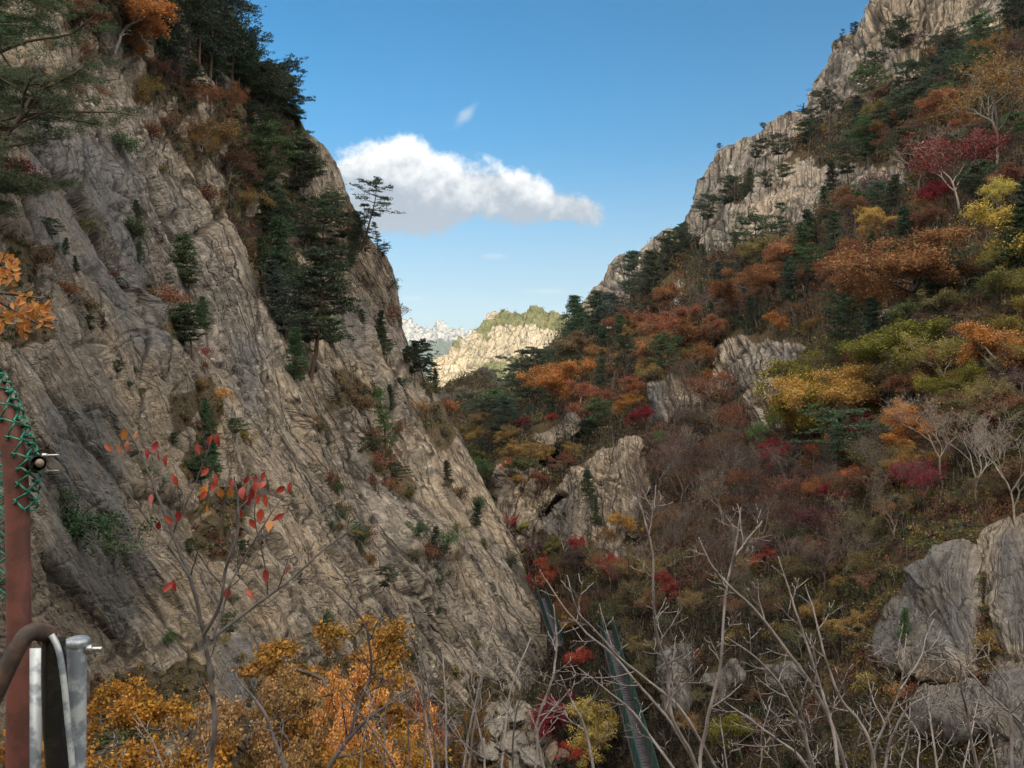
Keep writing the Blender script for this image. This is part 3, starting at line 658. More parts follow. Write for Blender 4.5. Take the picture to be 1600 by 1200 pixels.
RP = build_range('mountain_sunlit', [(540, 660), (610, 640), (655, 604), (668, 596), (682, 562), (700, 552), (712, 540), (728, 533), (745, 512), (763, 496), (785, 484), (800, 490), (815, 488), (835, 484), (870, 489), (885, 492), (950, 500), (1010, 540), (1100, 600)], 1080, 820, 740, M_PEAK, 0.8, 1.3, 6,
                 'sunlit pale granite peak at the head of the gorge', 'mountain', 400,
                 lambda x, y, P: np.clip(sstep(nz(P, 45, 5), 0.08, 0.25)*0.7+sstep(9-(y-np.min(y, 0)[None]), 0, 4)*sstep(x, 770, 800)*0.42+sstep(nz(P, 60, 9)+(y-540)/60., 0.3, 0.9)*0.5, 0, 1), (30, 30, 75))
RF = build_range('mountain_far', [(480, 540), (560, 520), (610, 508), (628, 503), (642, 499), (655, 507), (668, 510), (682, 504), (700, 512), (715, 516), (735, 518), (790, 526), (860, 540), (1000, 560)], 5600, 4700, 640, M_FAR, 0.8, 5.0, 34,
                 'pale jagged granite skyline far beyond the gorge', 'mountain range', 500,
                 lambda x, y, P: sstep(y-(520+10*fbm(np.stack([x.ravel()/14, x.ravel()*0, x.ravel()*0], 1), 8, 3).reshape(x.shape))+8*nz(P, 120, 4), 8, 20), (110, 110, 300))

# ------------------------------------------------------------------ ground, slope under the viewer, mountain behind
def grid_sheet(name, xs, ys, zf, mat, label, cat, attrs=None):
    X, Y = np.meshgrid(xs, ys); Z = zf(X, Y); P = np.stack([X, Y, Z], -1)
    nr, nc = X.shape; idx = np.arange(nr*nc).reshape(nr, nc)
    Fq = np.stack([idx[:-1, :-1], idx[:-1, 1:], idx[1:, 1:], idx[1:, :-1]], -1).reshape(-1, 4)
    vg = attrs if attrs is not None else 1.0
    o = link(name, mesh_np(name, P.reshape(-1, 3), Fq, mat, {'veg': np.full(nr*nc, vg), 'joint': np.zeros(nr*nc)})); tag(o, label, cat, kind='structure'); return o
far_ax = np.concatenate([-np.geomspace(9000, 60, 40), np.linspace(-50, 50, 21), np.geomspace(60, 9000, 40)])
grid_sheet('ground', far_ax, far_ax, lambda X, Y: -62+6*fbm(np.stack([X.ravel()/60, Y.ravel()/60, 0*X.ravel()], 1), 2, 3).reshape(X.shape)-np.clip(np.hypot(X, Y)-300, 0, 9e9)*0.02, M_BEHIND, 'valley floor of soil and scrub under the gorge walls', 'ground')
def near_z(X, Y):
    nzv = fbm(np.stack([X.ravel()/3, Y.ravel()/3, 0*X.ravel()], 1), 6, 4).reshape(X.shape)
    return -1.75-0.72*np.clip(Y-0.8, 0, 80)+0.35*nzv-0.05*np.abs(X)
grid_sheet('hillside', np.arange(-14, 18, 0.25), np.arange(-6, 55, 0.25), near_z, M_ROCKR, 'steep bank of soil falling away below the viewpoint', 'hillside')
def behind_z(X, Y):
    r = fbm(np.stack([X.ravel()/320, Y.ravel()/320, 0*X.ravel()], 1), 60, 6).reshape(X.shape)
    t = np.clip((-Y-80)/760, 0, 1); crest = 545+70*r
    return -60+(crest+60)*t**0.9*(1-np.clip((-Y-900)/1600, 0, 1)**1.4)

grid_sheet('mountain_behind', np.arange(-2200, 2600, 26.), np.arange(-2400, -60, 22.), behind_z, M_BEHIND, 'high wooded ridge behind the viewer that shades the gorge', 'mountain', 0.5)
#--TREES--
# ------------------------------------------------------------------ tree prototypes (unit height, base at the origin)
def wob_path(p0, d, L, n, rng, w=0.12, up=0.0):
    P = [np.array(p0, float)]; d = np.array(d, float)/np.linalg.norm(d)
    for k in range(n):
        d = d+rng.normal(size=3)*w+np.array([0, 0, up]); d /= np.linalg.norm(d); P.append(P[-1]+d*L/n)
    return np.array(P), d
def pine_proto(name, seed, shape, per=12, leafsize=0.013, whorls=13, nb=5, bare=0.3, width=0.30, lean=0.04, sparse=1.0):
    rng = np.random.default_rng(seed); tb = MB(); C = []; AX = []
    P, _ = wob_path((0, 0, -0.03), (rng.normal()*lean, rng.normal()*lean, 1), 1.0, 9, rng, 0.035 if shape != 'flat' else 0.11, 0.03)
    P = P/P[-1, 2]*np.array([1, 1, 1.]) if P[-1, 2] > 0 else P
    zt = np.linspace(0, 1, len(P)); tb.tube(P, 0.016*(1-zt)**0.8+0.003, 6)
    at = lambda z: np.array([np.interp(z, zt, P[:, k]) for k in range(3)])
    for w in range(whorls):
        t = w/(whorls-1.); z = bare+(0.99-bare)*t
        if shape == 'cone': L = width*(1-t)**0.85*(0.75+0.25*min(1, t*6))+0.03
        elif shape == 'flat': L = width*(0.55+0.6*math.sin(math.pi*min(1, t*1.05)))*(0.6 if t < 0.2 else 1)
        else: L = width*(0.35+0.8*math.sin(math.pi*(0.15+0.8*t)))*(1-0.35*t)
        for b in range(nb):
            if rng.random() > sparse: continue
            az = rng.uniform(0, 2*math.pi); LL = L*rng.uniform(0.55, 1.25)
            upv = {'cone': -0.12+0.35*t, 'flat': 0.12, 'tall': -0.02+0.3*t}[shape]
            bp, dd = wob_path(at(z+rng.normal()*0.012), (math.cos(az), math.sin(az), upv), LL, 4, rng, 0.14, 0.03)
            tb.tube(bp, np.linspace(0.005, 0.0012, 5)*(1+LL*1.5), 4)
            k0 = 0.25 if shape == 'cone' else 0.45
            for s in np.arange(k0, 1.02, 0.16 if shape != 'cone' else 0.2):
                c = np.array([np.interp(s, np.linspace(0, 1, 5), bp[:, k]) for k in range(3)])
                side = LL*0.28*(1.15-s)+0.02
                for q in range(3 if shape == 'cone' else 4):
                    cc = c+np.array([rng.normal()*side, rng.normal()*side, rng.normal()*0.006+0.006])
                    n = max(3, int(per*rng.uniform(0.6, 1.3)))
                    C.append(cc+rng.normal(size=(n, 3))*np.array([0.020, 0.020, 0.0065])); 
                    ax = rng.normal(size=(n, 3)); ax[:, 2] = np.abs(ax[:, 2])*0.5; ax[:, :2] += (cc-at(z))[:2]/max(LL, .01)*0.8; AX.append(ax)
    C = np.concatenate(C); AX = np.concatenate(AX)
    V, Q = leaf_quads(C, leafsize, rng, 0.25, 0.32 if per < 50 else 0.13, axis=AX)
    return ('pine_tree', tb.mesh(name+'_trunk', M_BARK), mesh_np(name+'_crown', V, Q, M_NEEDLE))
def leafy_proto(name, seed, spread=0.45, leaves=5200, size=0.012, trunk=0.30, layers=True, lean=0.1, tr=0.017, fork=3, flatten=0.12, wide=1.0, first=1.0, jit=1.0, keepf=0.84):
    rng = np.random.default_rng(seed); tb = MB(); tips = []
    def grow(p, d, L, r, lvl):
        P, dd = wob_path(p, d, L, 4, rng, 0.14+0.05*lvl, 0.02)
        tb.tube(P, np.linspace(r, r*0.6, 5), 6 if lvl < 2 else 4)
        if lvl >= 4: tips.append((P[-1], P[2])); return
        if lvl >= 2: tips.append((P[-1], P[2]))
        for k in range(fork if lvl else fork+1):
            az = rng.uniform(0, 2*math.pi); v = np.array([math.cos(az)*wide, math.sin(az)*wide, 0])
            nd = dd*(1.0-0.12*lvl)+v*rng.uniform(0.45, 0.95)*(0.7+spread)+np.array([0, 0, -0.12*lvl*flatten*2])
            grow(P[-1] if rng.random() < 0.6 else P[3], nd, L*rng.uniform(0.62, 0.85)*(first if lvl == 0 else 1), r*0.58, lvl+1)
    grow(np.array([0, 0, -0.03]), (rng.normal()*lean, rng.normal()*lean, 1), trunk+0.03, tr, 0)
    T = np.array([t[0] for t in tips]); zmax = np.percentile(T[:, 2], 97)
    k = rng.integers(0, len(T), leaves); M = np.array([t[1] for t in tips])
    u = rng.random((leaves, 1)); C = M[k]*(1-u)+T[k]*u+rng.normal(size=(leaves, 3))*np.array([0.028, 0.028, 0.020])*jit
    keep = rng.random(len(T)) < keepf; C = C[keep[k]]
    V, Q = leaf_quads(C, size, rng, 0.35, 0.6)
    tv, tq = tb.arrays(); sc = 0.97/zmax; tv = tv*sc; V = V*sc
    return ('tree', mesh_np(name+'_trunk', tv, tq, M_BARK, smooth=True), mesh_np(name+'_crown', V, Q, M_LEAF))
def bare_proto(name, seed, levels=7, leaves=0, spread=0.4, tr=0.0095, upb=0.10):
    rng = np.random.default_rng(seed); tb = MB(); tips = []
    def grow(p, d, L, r, lvl):
        P, dd = wob_path(p, d, L, 3, rng, 0.12+0.03*lvl, upb)
        tb.tube(P, np.linspace(r, r*0.62, 4), 6 if lvl < 2 else 3)
        if lvl >= 3: tips.append(P[-1])
        if lvl >= levels: return
        for k in range(3 if lvl in (0, 2, 3) else 2):
            az = rng.uniform(0, 2*math.pi); nd = dd+np.array([math.cos(az), math.sin(az), 0.05])*rng.uniform(0.4, 0.85)*(0.6+spread)
            grow(P[-1] if rng.random() < .6 else P[2], nd, L*rng.uniform(0.62, 0.85), max(r*0.64, 0.0009), lvl+1)
    grow(np.array([0, 0, -0.03]), (rng.normal()*0.12, rng.normal()*0.12, 1), 0.28, tr, 0)
    tv, tq = tb.arrays(); zmax = np.percentile(np.array(tips)[:, 2], 98); tv = tv/zmax
    crown = None
    T = np.array(tips)/zmax
    if leaves:
        k = rng.integers(0, len(T), leaves); V, Q = leaf_quads(T[k]+rng.normal(size=(leaves, 3))*0.02, 0.009, rng, 0.3, 0.6)
        crown = mesh_np(name+'_crown', V, Q, M_LEAF)
    return ('bare_tree', mesh_np(name+'_trunk', tv, tq, M_BARK, smooth=True), crown)
def shrub_proto(name, seed, leaves=1600, size=0.028):
    rng = np.random.default_rng(seed); tb = MB(); T = []
    for k in range(11):
        az = rng.uniform(0, 2*math.pi)
        P, d = wob_path((0, 0, -0.05), (math.cos(az)*0.6, math.sin(az)*0.6, 1), rng.uniform(0.5, 0.95), 5, rng, 0.22)
        tb.tube(P, np.linspace(0.012, 0.004, 6), 4); T += [P[3], P[4], P[5]]
        for q in range(2):
            P2, d = wob_path(P[3], P[4]-P[2]+rng.normal(size=3)*0.2, 0.35, 3, rng, 0.2); tb.tube(P2, [0.006, .005, .004, .003], 3); T += [P2[2], P2[3]]
    T = np.array(T); k = rng.integers(0, len(T), leaves)
    V, Q = leaf_quads(T[k]+rng.normal(size=(leaves, 3))*np.array([.085, .085, .05]), size, rng, 0.35, 0.6)
    return ('shrub', tb.mesh(name+'_stem', M_BARK), mesh_np(name+'_crown', V, Q, M_LEAF))
PR = {
 'cone': [pine_proto('cone_a', 1, 'cone', 13, 0.014, 17, 6, 0.10, 0.30), pine_proto('cone_b', 2, 'cone', 12, 0.014, 15, 6, 0.18, 0.24), pine_proto('cone_c', 22, 'cone', 13, 0.014, 14, 7, 0.08, 0.38)],
 'tall': [pine_proto('tall_a', 3, 'tall', 15, 0.014, 12, 4, 0.34, 0.24), pine_proto('tall_b', 4, 'tall', 15, 0.014, 10, 5, 0.28, 0.30), pine_proto('tall_c', 5, 'tall', 14, 0.014, 11, 4, 0.40, 0.22, 0.08)],
 'flat': [pine_proto('flat_a', 6, 'flat', 18, 0.017, 8, 5, 0.42, 0.46, 0.12), pine_proto('flat_b', 7, 'flat', 18, 0.017, 7, 6, 0.35, 0.55, 0.18), pine_proto('flat_c', 8, 'flat', 18, 0.017, 9, 5, 0.30, 0.42, 0.1)],
 'thin': [pine_proto('thin_a', 9, 'tall', 16, 0.015, 8, 3, 0.35, 0.20, 0.06, 0.75), pine_proto('thin_b', 10, 'cone', 13, 0.014, 12, 3, 0.25, 0.17, 0.05, 0.8)],
 'lean': [pine_proto('lean_a', 11, 'flat', 13, 0.015, 6, 4, 0.55, 0.40, 0.45, 0.6)],
 'nearpine': [pine_proto('np_a', 14, 'flat', 110, 0.0085, 8, 6, 0.30, 0.52, 0.12), pine_proto('np_b', 15, 'flat', 110, 0.0085, 8, 6, 0.25, 0.45, 0.12)],
 'leafy': [leafy_proto('leafy_a', 21, 0.45, 11000, 0.0100), leafy_proto('leafy_b', 32, 0.55, 11000, 0.0100, 0.24), leafy_proto('leafy_c', 23, 0.35, 10000, 0.0100, 0.34, lean=0.2)],
 'wide': [leafy_proto('wide_a', 24, 0.9, 26000, 0.0072, 0.26, flatten=0.5, wide=1.4, lean=0.3), leafy_proto('wide_b', 25, 0.8, 26000, 0.0072, 0.30, flatten=0.5, wide=1.3, lean=0.2)],
 'half': [leafy_proto('half_a', 26, 0.45, 5200, 0.0085, 0.30, tr=0.010), leafy_proto('half_b', 27, 0.6, 6000, 0.0085, 0.26, tr=0.010), leafy_proto('half_c', 28, 0.5, 4200, 0.0085, 0.34, tr=0.010)],
 'bare': [bare_proto('bare_a', 41), bare_proto('bare_b', 42), bare_proto('bare_c', 43, 7, 260), bare_proto('bare_d', 44, 7, 420, 0.6)],
 'shrub': [shrub_proto('shrub_a', 51), shrub_proto('shrub_b', 52), shrub_proto('shrub_c', 53, 1100)],
}
CLR = {'dull red': (0.147, 0.038, 0.031), 'golden orange': (0.31, 0.135, 0.026),   # colour word -> leaf base colour
 'dark green': (0.040, 0.064, 0.031), 'green': (0.057, 0.104, 0.040), 'blue-green': (0.044, 0.074, 0.052), 'black-green': (0.024, 0.037, 0.019), 'bright green': (0.101, 0.184, 0.052),
 'yellow-green': (0.177, 0.151, 0.028), 'yellow': (0.439, 0.307, 0.080), 'ochre': (0.243, 0.160, 0.055), 'olive': (0.118, 0.107, 0.045),
 'orange': (0.427, 0.168, 0.054), 'rust': (0.249, 0.101, 0.047), 'russet brown': (0.150, 0.077, 0.044), 'dull purple': (0.103, 0.055, 0.053),
 'red': (0.348, 0.051, 0.042), 'crimson': (0.192, 0.020, 0.032), 'scarlet': (0.443, 0.085, 0.048), 'grey': (0.124, 0.101, 0.080), 'tan': (0.242, 0.143, 0.083)}
BARKC = {'pine': (0.075, 0.048, 0.034), 'dark': (0.055, 0.045, 0.038), 'pale': (0.24, 0.215, 0.19), 'grey': (0.135, 0.115, 0.10), 'purple': (0.105, 0.08, 0.075), 'white': (0.27, 0.24, 0.205)}
KINDW = {'cone': 'conical pine', 'tall': 'tall pine', 'flat': 'flat-topped pine', 'thin': 'thin pine', 'lean': 'leaning pine', 'nearpine': 'near pine', 'leafy': 'autumn tree', 'wide': 'wide-crowned tree', 'half': 'half-bare tree', 'bare': 'bare tree', 'shrub': 'shrub'}
CATW = {'cone': 'pine tree', 'tall': 'pine tree', 'flat': 'pine tree', 'thin': 'pine tree', 'lean': 'pine tree', 'nearpine': 'pine tree', 'leafy': 'tree', 'wide': 'tree', 'half': 'tree', 'bare': 'bare tree', 'shrub': 'shrub'}
NAMEW = {'pine tree': 'pine_tree', 'tree': 'autumn_tree', 'bare tree': 'bare_tree', 'shrub': 'shrub'}
trng = np.random.default_rng(77)
PLACED = []
def place(kind, px, py, hpx, clr, surf='R', label=None, var=None, bark=None, d=None, sx=1.0, rot=None, tilt=None, z_off=0.0):
    H = HL if surf == 'L' else HR
    if d is None:
        p, n, v = locate(H, px, py); d = p[1]
    else: p = W(px, py, d)
    p = p.copy(); p[2] += z_off
    h = hpx*max(d, 1)/F
    protos = PR[kind]; k = int(trng.integers(len(protos))) if var is None else var
    base, tm, cm = protos[k]
    cat = CATW[kind]
    root = link(NAMEW[cat], None); root.location = p
    rz = trng.uniform(0, 6.283) if rot is None else rot
    tl = tilt if tilt is not None else (trng.normal()*0.05, trng.normal()*0.05)
    root.rotation_euler = (tl[0], tl[1], 0)
    w = h*sx*trng.uniform(0.9, 1.12)
    bc = BARKC[bark] if bark else (BARKC['pine'] if cat == 'pine tree' else BARKC[['dark', 'grey', 'pale'][int(trng.integers(3))]] if kind != 'bare' else BARKC['grey'])
    t = link('stem' if kind == 'shrub' else 'trunk', tm, root); t.rotation_euler = (0, 0, rz); t.scale = (w, w, h); t.color = (*bc, 1)
    if cm is not None:
        c = link('crown', cm, root); c.rotation_euler = (0, 0, rz); c.scale = (w, w, h)
        cc = np.array(CLR[clr])*trng.uniform(0.82, 1.2)*(1+0.10*trng.normal(size=3)); c.color = (*np.clip(cc, 0.004, 0.9), 1)
    PLACED.append(dict(o=root, kind=kind, clr=clr, px=px, py=py, h=hpx, surf=surf, label=label, cat=cat, bark=bark))
    return root

# --- left cliff, traced from the photograph: kind, x, y of the foot, height, colour, [label], [variant]
for a in [
 ('cone', 252, 118, 165, 'black-green', 'dense black-green conifer on top of the left cliff', 2), ('tall', 296, 120, 150, 'dark green'), ('tall', 322, 125, 160, 'blue-green'), ('tall', 350, 128, 165, 'blue-green', 'tallest feathery pine against the blue sky at top left'),
 ('cone', 372, 132, 105, 'dark green'), ('tall', 338, 150, 110, 'dark green'), ('flat', 400, 190, 88, 'dark green'), ('flat', 428, 200, 82, 'dark green'), ('flat', 452, 205, 96, 'dark green'), ('tall', 466, 212, 78, 'dark green'),
 ('flat', 382, 170, 66, 'black-green'), ('cone', 472, 226, 44, 'black-green'), ('flat', 300, 170, 60, 'black-green'),
 ('flat', 430, 330, 125, 'green'), ('flat', 462, 318, 105, 'dark green'), ('flat', 410, 290, 75, 'dark green'), ('tall', 450, 400, 115, 'dark green'), ('flat', 482, 400, 95, 'dark green'), ('cone', 438, 470, 130, 'dark green', 'tall conical pine in the gully beside the near slab', 0),
 ('cone', 447, 530, 120, 'blue-green'), ('tall', 488, 588, 200, 'dark green', 'long-trunked pine with layered boughs below the gully', 0), ('cone', 465, 520, 90, 'dark green'), ('flat', 500, 370, 60, 'dark green'), ('flat', 520, 395, 60, 'black-green'), ('cone', 545, 420, 44, 'dark green'), ('flat', 520, 560, 70, 'green'),
 ('cone', 425, 380, 80, 'black-green'), ('flat', 380, 300, 60, 'dark green'), ('flat', 396, 255, 56, 'green'), ('cone', 470, 268, 50, 'black-green'),
 ('lean', 558, 388, 100, 'dark green', 'pine leaning out from the crag edge against the cloud'), ('thin', 575, 392, 72, 'dark green', 'thin pine on the crag edge in front of the cloud', 0), ('thin', 590, 400, 52, 'dark green', 'small thin pine at the tip of the crag edge', 1),
 ('flat', 566, 402, 34, 'black-green'), ('flat', 596, 408, 26, 'black-green'), ('cone', 548, 392, 56, 'black-green'), ('cone', 559, 370, 42, 'dark green'),
 ('thin', 621, 500, 30, 'dark green', 'tiny lone pine on the lower edge of the left cliff', 1), ('flat', 655, 604, 66, 'black-green', 'umbrella-shaped pine standing in front of the sunlit peak', 0), ('flat', 644, 606, 58, 'black-green'), ('flat', 668, 608, 40, 'black-green'),
 ('cone', 590, 560, 46, 'dark green'), ('cone', 585, 530, 44, 'black-green'), ('cone', 610, 640, 40, 'dark green'), ('cone', 625, 625, 34, 'dark green'),
 ('thin', 600, 715, 105, 'green', 'slender pine rising from the slanting slabs', 1), ('tall', 302, 480, 112, 'dark green', 'pine with a bare trunk on the pale near slab', 2), ('flat', 272, 575, 80, 'dark green'), ('flat', 262, 545, 60, 'dark green'), ('cone', 318, 690, 60, 'green'), ('cone', 322, 505, 44, 'green'),
 ('cone', 336, 740, 56, 'green'), ('flat', 320, 770, 60, 'dark green'), ('flat', 350, 700, 36, 'green'),
 ]:
    place(a[0], a[1], a[2], a[3], a[4], 'L', a[5] if len(a) > 5 else None, a[6] if len(a) > 6 else None)
for a in [('leafy', 182, 78, 100, 'orange', 'bright orange tree high on the left cliff', 1), ('half', 205, 110, 70, 'rust'), ('leafy', 130, 66, 60, 'russet brown'), ('shrub', 185, 245, 50, 'green'), ('shrub', 215, 240, 40, 'green'),
 ('shrub', 160, 150, 34, 'orange'), ('half', 335, 270, 90, 'ochre'), ('leafy', 310, 262, 62, 'ochre'), ('leafy', 355, 300, 60, 'russet brown'), ('half', 290, 190, 60, 'rust'), ('half', 262, 160, 60, 'dull purple'), ('half', 330, 190, 55, 'rust'),
 ('shrub', 250, 320, 20, 'yellow', 'small yellow shrub on the face of the pale slab'), ('shrub', 248, 490, 60, 'rust'), ('shrub', 262, 520, 34, 'ochre'), ('shrub', 322, 640, 32, 'yellow'), ('shrub', 384, 694, 30, 'yellow-green'), ('shrub', 290, 620, 30, 'ochre'),
 ('shrub', 325, 560, 40, 'crimson'), ('shrub', 175, 880, 100, 'green', 'dark green bush on the cliff behind the steel post', 0), ('shrub', 110, 860, 90, 'dark green'), ('shrub', 90, 800, 50, 'dark green'), ('shrub', 225, 1100, 40, 'crimson', 'crimson shrub low on the left cliff'),
 ('shrub', 210, 1160, 70, 'olive'), ('shrub', 170, 1190, 60, 'olive'), ('shrub', 260, 1010, 30, 'green'), ('shrub', 500, 985, 40, 'green'), ('shrub', 690, 860, 44, 'green'), ('shrub', 610, 770, 30, 'rust'), ('shrub', 575, 700, 40, 'russet brown'), ('shrub', 560, 650, 40, 'russet brown'), ('shrub', 590, 740, 40, 'rust'),
 ('shrub', 640, 780, 24, 'olive'), ('shrub', 530, 770, 30, 'green'), ('shrub', 720, 830, 24, 'olive'), ('shrub', 800, 880, 30, 'dark green'), ('shrub', 700, 650, 40, 'rust'), ('shrub', 690, 690, 36, 'olive'), ('shrub', 650, 650, 34, 'ochre'), ('shrub', 745, 800, 24, 'green'), ('shrub', 680, 620, 24, 'olive'),
 ('shrub', 500, 330, 24, 'olive'), ('shrub', 100, 470, 40, 'rust'), ('shrub', 150, 360, 40, 'olive'), ('shrub', 20, 290, 60, 'crimson'), ('shrub', 60, 420, 50, 'russet brown'), ('shrub', 425, 270, 40, 'rust'), ('half', 535, 480, 40, 'grey'), ('half', 400, 350, 60, 'ochre'), ('half', 440, 240, 50, 'russet brown')]:
    place(a[0], a[1], a[2], a[3], a[4], 'L', a[5] if len(a) > 5 else None, a[6] if len(a) > 6 else None)
# big pine reaching in from the left edge, close to the viewer
place('nearpine', -70, 300, 420, 'dark green', 'L', 'near pine reaching dark boughs in from the left edge', 1, d=26, rot=1.2)
place('nearpine', -10, 150, 260, 'green', 'L', 'near pine hanging over the top left corner', 0, d=30, rot=0.3)
place('nearpine', -100, 420, 340, 'dark green', 'L', 'pine low at the left edge reaching over the rock wall', 0, d=22, rot=2.2)
# --- right slope, traced
for a in [
 ('cone', 1012, 505, 112, 'dark green', 'broad dark pine above the valley notch, tallest of its row', 2), ('tall', 985, 480, 88, 'blue-green'), ('cone', 932, 560, 105, 'dark green', None, 2), ('cone', 903, 562, 98, 'dark green', None, 2), ('tall', 962, 545, 84, 'blue-green'), ('tall', 893, 590, 70, 'dark green'), ('cone', 975, 575, 84, 'dark green'), ('thin', 937, 610, 64, 'dark green'),
 ('flat', 1050, 412, 56, 'dark green'), ('tall', 1076, 404, 58, 'dark green'), ('tall', 1035, 430, 60, 'dark green'), ('cone', 1100, 420, 40, 'blue-green'), ('flat', 1045, 602, 78, 'green', 'green umbrella pine above the pale square outcrop', 0), ('flat', 832, 645, 98, 'dark green', 'flat-crowned dark pine in the notch below the sunlit peak', 1), ('flat', 812, 645, 76, 'dark green'), ('tall', 858, 650, 84, 'dark green'), ('flat', 845, 600, 55, 'dark green'),
 ('flat', 762, 700, 80, 'dark green'), ('flat', 735, 690, 68, 'dark green'), ('tall', 792, 705, 80, 'blue-green'), ('flat', 750, 665, 50, 'dark green'), ('flat', 776, 670, 60, 'green'), ('flat', 765, 765, 44, 'green'), ('tall', 715, 665, 50, 'dark green'), ('flat', 752, 735, 44, 'black-green'),
 ('thin', 1215, 392, 74, 'dark green', 'thin pine silhouetted on the lower tan slab', 0), ('cone', 1262, 445, 92, 'dark green'), ('cone', 1240, 480, 76, 'blue-green'), ('cone', 1128, 470, 60, 'blue-green'), ('cone', 1150, 400, 38, 'dark green'), ('flat', 1130, 330, 56, 'dark green'), ('flat', 1105, 352, 50, 'dark green'), ('cone', 1166, 310, 48, 'dark green'), ('flat', 1185, 265, 36, 'black-green'),
 ('flat', 1200, 300, 34, 'dark green'), ('flat', 1215, 250, 40, 'dark green'), ('flat', 1250, 232, 42, 'dark green'), ('flat', 1270, 210, 40, 'black-green'), ('flat', 1425, 82, 52, 'dark green'), ('flat', 1400, 80, 36, 'dark green'), ('flat', 1365, 110, 34, 'black-green'), ('flat', 1290, 180, 40, 'dark green'), ('flat', 1220, 285, 30, 'dark green'),
 ('flat', 1320, 285, 66, 'dark green'), ('flat', 1350, 260, 60, 'green'), ('cone', 1300, 295, 50, 'black-green'), ('flat', 1385, 235, 62, 'dark green'), ('tall', 1345, 215, 60, 'dark green'), ('flat', 1430, 200, 62, 'dark green'), ('flat', 1470, 175, 70, 'dark green'), ('flat', 1500, 120, 70, 'dark green'), ('flat', 1530, 90, 60, 'green'), ('flat', 1590, 60, 80, 'dark green'),
 ('flat', 1320, 345, 46, 'green'), ('flat', 1380, 330, 50, 'blue-green'), ('flat', 1440, 300, 60, 'green'), ('cone', 1570, 470, 150, 'black-green', 'large black-green conifer at the right edge', 2), ('cone', 1595, 400, 120, 'black-green'), ('flat', 1535, 330, 70, 'dark green'), ('cone', 1318, 545, 120, 'dark green', None, 2), ('cone', 1372, 580, 110, 'blue-green', None, 2), ('cone', 1345, 500, 90, 'dark green'), ('flat', 1310, 420, 50, 'blue-green'), ('cone', 1200, 430, 50, 'blue-green'),
 ('flat', 1335, 755, 110, 'blue-green'), ('cone', 1310, 730, 80, 'blue-green'), ('flat', 940, 680, 60, 'green', 'green pine on the ledge right of the cave', 0), ('flat', 915, 690, 44, 'green'), ('flat', 1030, 705, 34, 'bright green'), ('cone', 1410, 1005, 52, 'green'), ('cone', 925, 790, 56, 'dark green'), ('cone', 933, 820, 40, 'dark green'), ('cone', 1165, 485, 50, 'blue-green'), ('cone', 1185, 460, 60, 'dark green'),
 ('thin', 1290, 158, 22, 'black-green'), ('thin', 1330, 60, 24, 'black-green'), ('thin', 1316, 72, 26, 'black-green'), ('thin', 1250, 168, 14, 'black-green'), ('flat', 1189, 196, 12, 'black-green'), ('flat', 1232, 178, 10, 'black-green'), ('thin', 1308, 80, 18, 'black-green'), ('flat', 1122, 232, 12, 'black-green'), ('flat', 1335, 48, 14, 'black-green')]:
    place(a[0], a[1], a[2], a[3], a[4], 'R', a[5] if len(a) > 5 else None, a[6] if len(a) > 6 else None)
